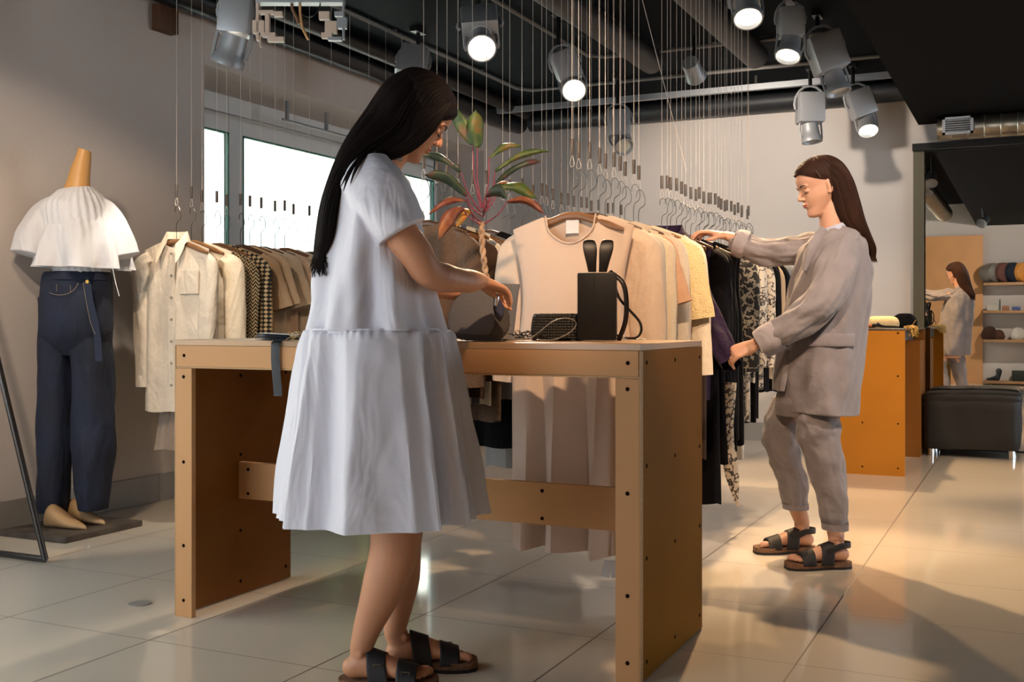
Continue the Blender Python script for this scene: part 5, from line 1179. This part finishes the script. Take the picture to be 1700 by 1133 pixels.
while y < 4.5: prof += [(.12,y),(.12,y+.1),(.125,y+.105),(.12,y+.11)]; y += .12
M().lathe([(r,h) for r, h in prof], (-1.25,0,2.68), 24, (0,1,0)).build('duct', galv, t)
# exterior beyond the window
fac = mat('facade_pale','d9d5c8',.9,bump=(3,.1)); t = thing('facade', (-13,8,0), 'pale sunlit building with arches across the street outside the window', 'building')
M().b2((-15,-6,-.5),(-13,30,9)).build('wall', fac, t, False); M().b2((-13,-6,3.55),(-12.7,30,3.95)).build('cornice', fac, t, False)
gw = mat('facade_glass','8f9aa0',.3)
for y in (6.8,11.5,16.5,21.5):
    a = M(); a.b2((-13.05,y-.7,.2),(-12.95,y+.7,2.2)); pts = [Vector((-12.95,y+.7*math.cos(q*PI/16),2.2+.7*math.sin(q*PI/16))) for q in range(17)]
    a.add(pts+[p-Vector((.1,0,0)) for p in pts], [tuple(range(17)), tuple(range(33,16,-1))]+[(i,i+1,18+i,17+i) for i in range(16)]); a.build('arched_window', gw, t, False)
M().b2((-15,-6,-.55),(XL-.62,30,-.5)).build('pavement', mat('pavement','c8c5bd',.9), t, False)
# ------------------------------------------------------------ odd cable fitting at top left
t = thing('cable_track_fitting', P(500,30,4.6), 'bare white track fitting with brackets and loose cables hanging at the top left', 'fitting'); Dc = 4.6
wf_ = mat('fitting_white','b8a596',.45); fg = mat('fitting_grey','8b9096',.4,.3)
def pb(x0,y0,x1,y1,m_,nm='bracket',d=Dc,th=.03):
    a, b = P(x0,y0,d), P(x1,y1,d); c = (a+b)/2; sx = abs((b-a).dot(EX)); sz = abs(b.z-a.z); R = Matrix((EX,ED,EZ)).transposed(); M().box(c, (max(sx,.006),th,max(sz,.006)), R, bev=.002).build(nm, m_, t, False)
pb(428,-2,572,7,fg,'track_rail',Dc,.06)
pb(426,0,431,68,wf_,'arm'); pb(428,18,455,24,wf_); pb(455,20,470,28,wf_); pb(420,35,440,56,wf_,'plate'); pb(441,24,448,58,wf_); pb(434,55,458,62,wf_); pb(445,62,472,70,wf_); pb(432,60,434,78,wf_)
pb(569,0,572,66,fg,'arm'); pb(530,20,548,33,wf_,'plate'); pb(540,36,560,56,wf_,'plate'); pb(534,55,552,64,wf_); pb(556,20,572,28,fg); pb(560,30,576,48,fg); pb(545,62,568,68,fg)
gold = mat('cable_gold','c49a6c',.35,.5)
M().tube([P(498,4,Dc),P(499,25,Dc),P(502,45,Dc),P(508,58,Dc),P(512,66,Dc)], .006, 7, sub=4).build('cable', gold, t)
M().tube([P(484,4,Dc),P(486,16,Dc),P(492,28,Dc),P(496,40,Dc)], .007, 7, sub=4).build('cable', mat('cable_brown','6a4a34',.4), t)
M().tube([P(496,12,Dc),P(505,26,Dc),P(518,27,Dc),P(528,18,Dc),P(532,6,Dc)], .003, 6, sub=4).build('cable', blackmetal, t)
for x in (436, 565): M().tube([P(x,2,Dc), Vector((P(x,2,Dc).x,P(x,2,Dc).y,HC))], .008).build('stem', fg, t)
# ============================================================ LIGHT
def tw(x, d, z): return W(x, d, z)
def SP(px, py, d, target, label, **k): spot(px, py, d, aim_at(px, py, d, target), label, **k)
SP(393,28,4.9, Vector((-4.0,3.9,.4)), 'grey track spotlight at the top left aimed at the mannequin', power=55, col=NEU, ang=50, body_dir=(-.10,0,-1), sz=.85)
SP(797,45,5.6, Vector((-1.6,3.3,.9)), 'lit track spotlight above the head of the woman in white', power=170, col=NEU, ang=60, sz=1.1)
SP(684,108,6.9, Vector((-3.6,5.2,1)), 'track spotlight half hidden behind the head of the woman in white', on=False, sz=1.05)
SP(940,110,6.6, Vector((-1.4,3.9,.8)), 'lit track spotlight tilted above the front rack of clothes', power=190, col=WARM, ang=55, body_dir=(.38,0,-1), sz=.9)
SP(1027,205,8.3, Vector((-1.6,6.5,1.0)), 'unlit track spotlight hanging in front of the back wall in the centre', on=False, body_dir=(.05,0,-1), sz=1.0)
SP(1238,-22,5.6, Vector((-.9,4.3,.6)), 'warm lit spotlight cut by the top edge of the picture', power=260, col=WARM, ang=65, sz=1.0)
SP(1312,38,6.3, Vector((-1.5,5.0,.0)), 'lit slim track spotlight at the top right beside the box shaped one', power=150, col=WARM, ang=80, body_dir=(.05,0,-1), sz=.85)
SP(1372,88,6.6, Vector((-.4,6.5,.0)), 'large unlit box shaped spotlight at the top right', on=False, body_dir=(.34,0,-1), sz=1.15)
SP(1345,180,8.0, Vector((-1.1,8.0,.0)), 'unlit track spotlight hanging right of the centre below the pale rail', on=False, body_dir=(0,0,-1), sz=1.1)
SP(1428,172,7.9, Vector((-.6,6.9,.4)), 'lit track spotlight furthest right near the corner of the back wall', power=200, col=WARM, ang=80, body_dir=(.38,0,-1), sz=1.0)
# further shop spotlights outside the frame, on the same ceiling
def lamp(loc, tgt, e, col, ang, lb, blend=.5):
    d0 = Vector(tgt)-Vector(loc); t = thing('track_spotlight', loc, lb, 'spotlight'); a = d0.normalized()
    M().lathe([(.055,-.12),(.06,.0),(.07,.02),(.07,.03),(.05,.02)], loc, 20, a, cap=True).build('head', silver_paint, t)
    M().lathe([(0,.012),(.048,.012),(.048,.016),(0,.02)], loc, 20, a, cap=False).build('lens', lens_on, t)
    M().tube([Vector(loc)-a*.05, (loc[0],loc[1],HC if loc[0] < XS else HS)], .012).build('stem', blackmetal, t)
    ld = bpy.data.lights.new('spot_lamp', 'SPOT'); ld.energy = e; ld.color = col; ld.spot_size = math.radians(ang); ld.spot_blend = blend; ld.shadow_soft_size = .035
    lo = bpy.data.objects.new('spot_lamp', ld); COL.objects.link(lo); lo.location = Vector(loc)+a*.06; lo.rotation_euler = a.to_track_quat('-Z','Y').to_euler()
lamp((-2.6,1.5,2.6), (-4.15,3.6,1.15), 130, (1,.78,.58), 42, 'ceiling spotlight left of the camera aimed at the mannequin')
lamp((-2.9,2.2,2.6), (-4.0,4.3,.9), 60, (1,.74,.5), 45, 'ceiling spotlight aimed at the linen shirt by the wall')
lamp((-.6,1.9,2.3), (-1.5,3.9,1.0), 200, (1,.66,.40), 55, 'ceiling spotlight above the right end of the big table')
lamp((.3,3.4,2.3), (-1.0,5.2,.9), 170, (1,.78,.60), 60, 'ceiling spotlight right of the woman in grey')
lamp((.6,6.2,2.3), (-.9,7.6,.5), 130, (1,.68,.42), 70, 'ceiling spotlight over the open floor at the right')
lamp((-1.02,4.7,2.55), (-1.1,6.6,.2), 50, (1,.8,.6), 70, 'lit ceiling spotlight above the woman in grey, seen in the mirror')
lamp((-1.18,3.3,2.6), (-1.3,5.0,.3), 40, (1,.8,.6), 70, 'lit ceiling spotlight over the front rack, seen in the mirror')
lamp((.4,1.2,2.3), (-.6,-.8,1.3), 190, (1,.9,.78), 100, 'ceiling spotlight aimed at the wall shelves')
lamp((-2.0,7.0,2.6), (-1.9,8.9,1.6), 110, (1,.84,.7), 100, 'ceiling spotlight washing the back wall')
def area(loc, rot, sx, sy, e, col, portal=False):
    ld = bpy.data.lights.new('daylight', 'AREA'); ld.shape = 'RECTANGLE'; ld.size = sx; ld.size_y = sy; ld.energy = e; ld.color = col
    if portal: ld.cycles.is_portal = True
    lo = bpy.data.objects.new('daylight', ld); COL.objects.link(lo); lo.location = loc; lo.rotation_euler = rot
area((XL-WD+.0,(WV0+WV1)/2,1.4), (0,-PI/2,0), 1.9, WV1-WV0, 1, (1,1,1), True)
area((-3.15,YF-.16,1.4), (PI/2,0,0), 2.0, 2.2, 1, (1,1,1), True)
area((XL-WD+.0,1.35,1.42), (0,-PI/2,0), 2.05, 2.5, 1, (1,1,1), True)
for a, b in SW: area((XR+.16,(a+b)/2,1.3), (0,PI/2,0), 2.1, b-a, 1, (1,1,1), True)
w = bpy.data.worlds.new('sky_world'); scene.world = w; w.use_nodes = True; nt = w.node_tree; bg = nt.nodes['Background']
sky = nt.nodes.new('ShaderNodeTexSky'); sky.sky_type = 'HOSEK_WILKIE'; sky.turbidity = 5; sky.sun_direction = (.3,-.5,.8)
mx = nt.nodes.new('ShaderNodeMix'); mx.data_type = 'RGBA'; mx.inputs['Factor'].default_value = .82
nt.links.new(sky.outputs[0], mx.inputs[6]); mx.inputs[7].default_value = (.82,.92,1.0,1); nt.links.new(mx.outputs[2], bg.inputs['Color']); bg.inputs['Strength'].default_value = 7.0
sn = bpy.data.lights.new('sun', 'SUN'); sn.energy = 26; sn.angle = .01; sn.color = (1,.95,.85); so = bpy.data.objects.new('sun', sn); COL.objects.link(so); so.location = (5,0,12)
so.rotation_euler = Vector((-.75,.35,-.75)).to_track_quat('-Z','Y').to_euler()
so.rotation_euler = Vector((-.5,.8,-1.6)).to_track_quat('-Z','Y').to_euler()
scene.view_settings.view_transform = 'Standard'; scene.view_settings.look = 'None'; scene.view_settings.exposure = 0; scene.view_settings.gamma = 1; scene.view_settings.use_curve_mapping = False
scene.cycles.max_bounces = 8; scene.cycles.sample_clamp_indirect = 4; scene.cycles.caustics_reflective = False; scene.cycles.caustics_refractive = False
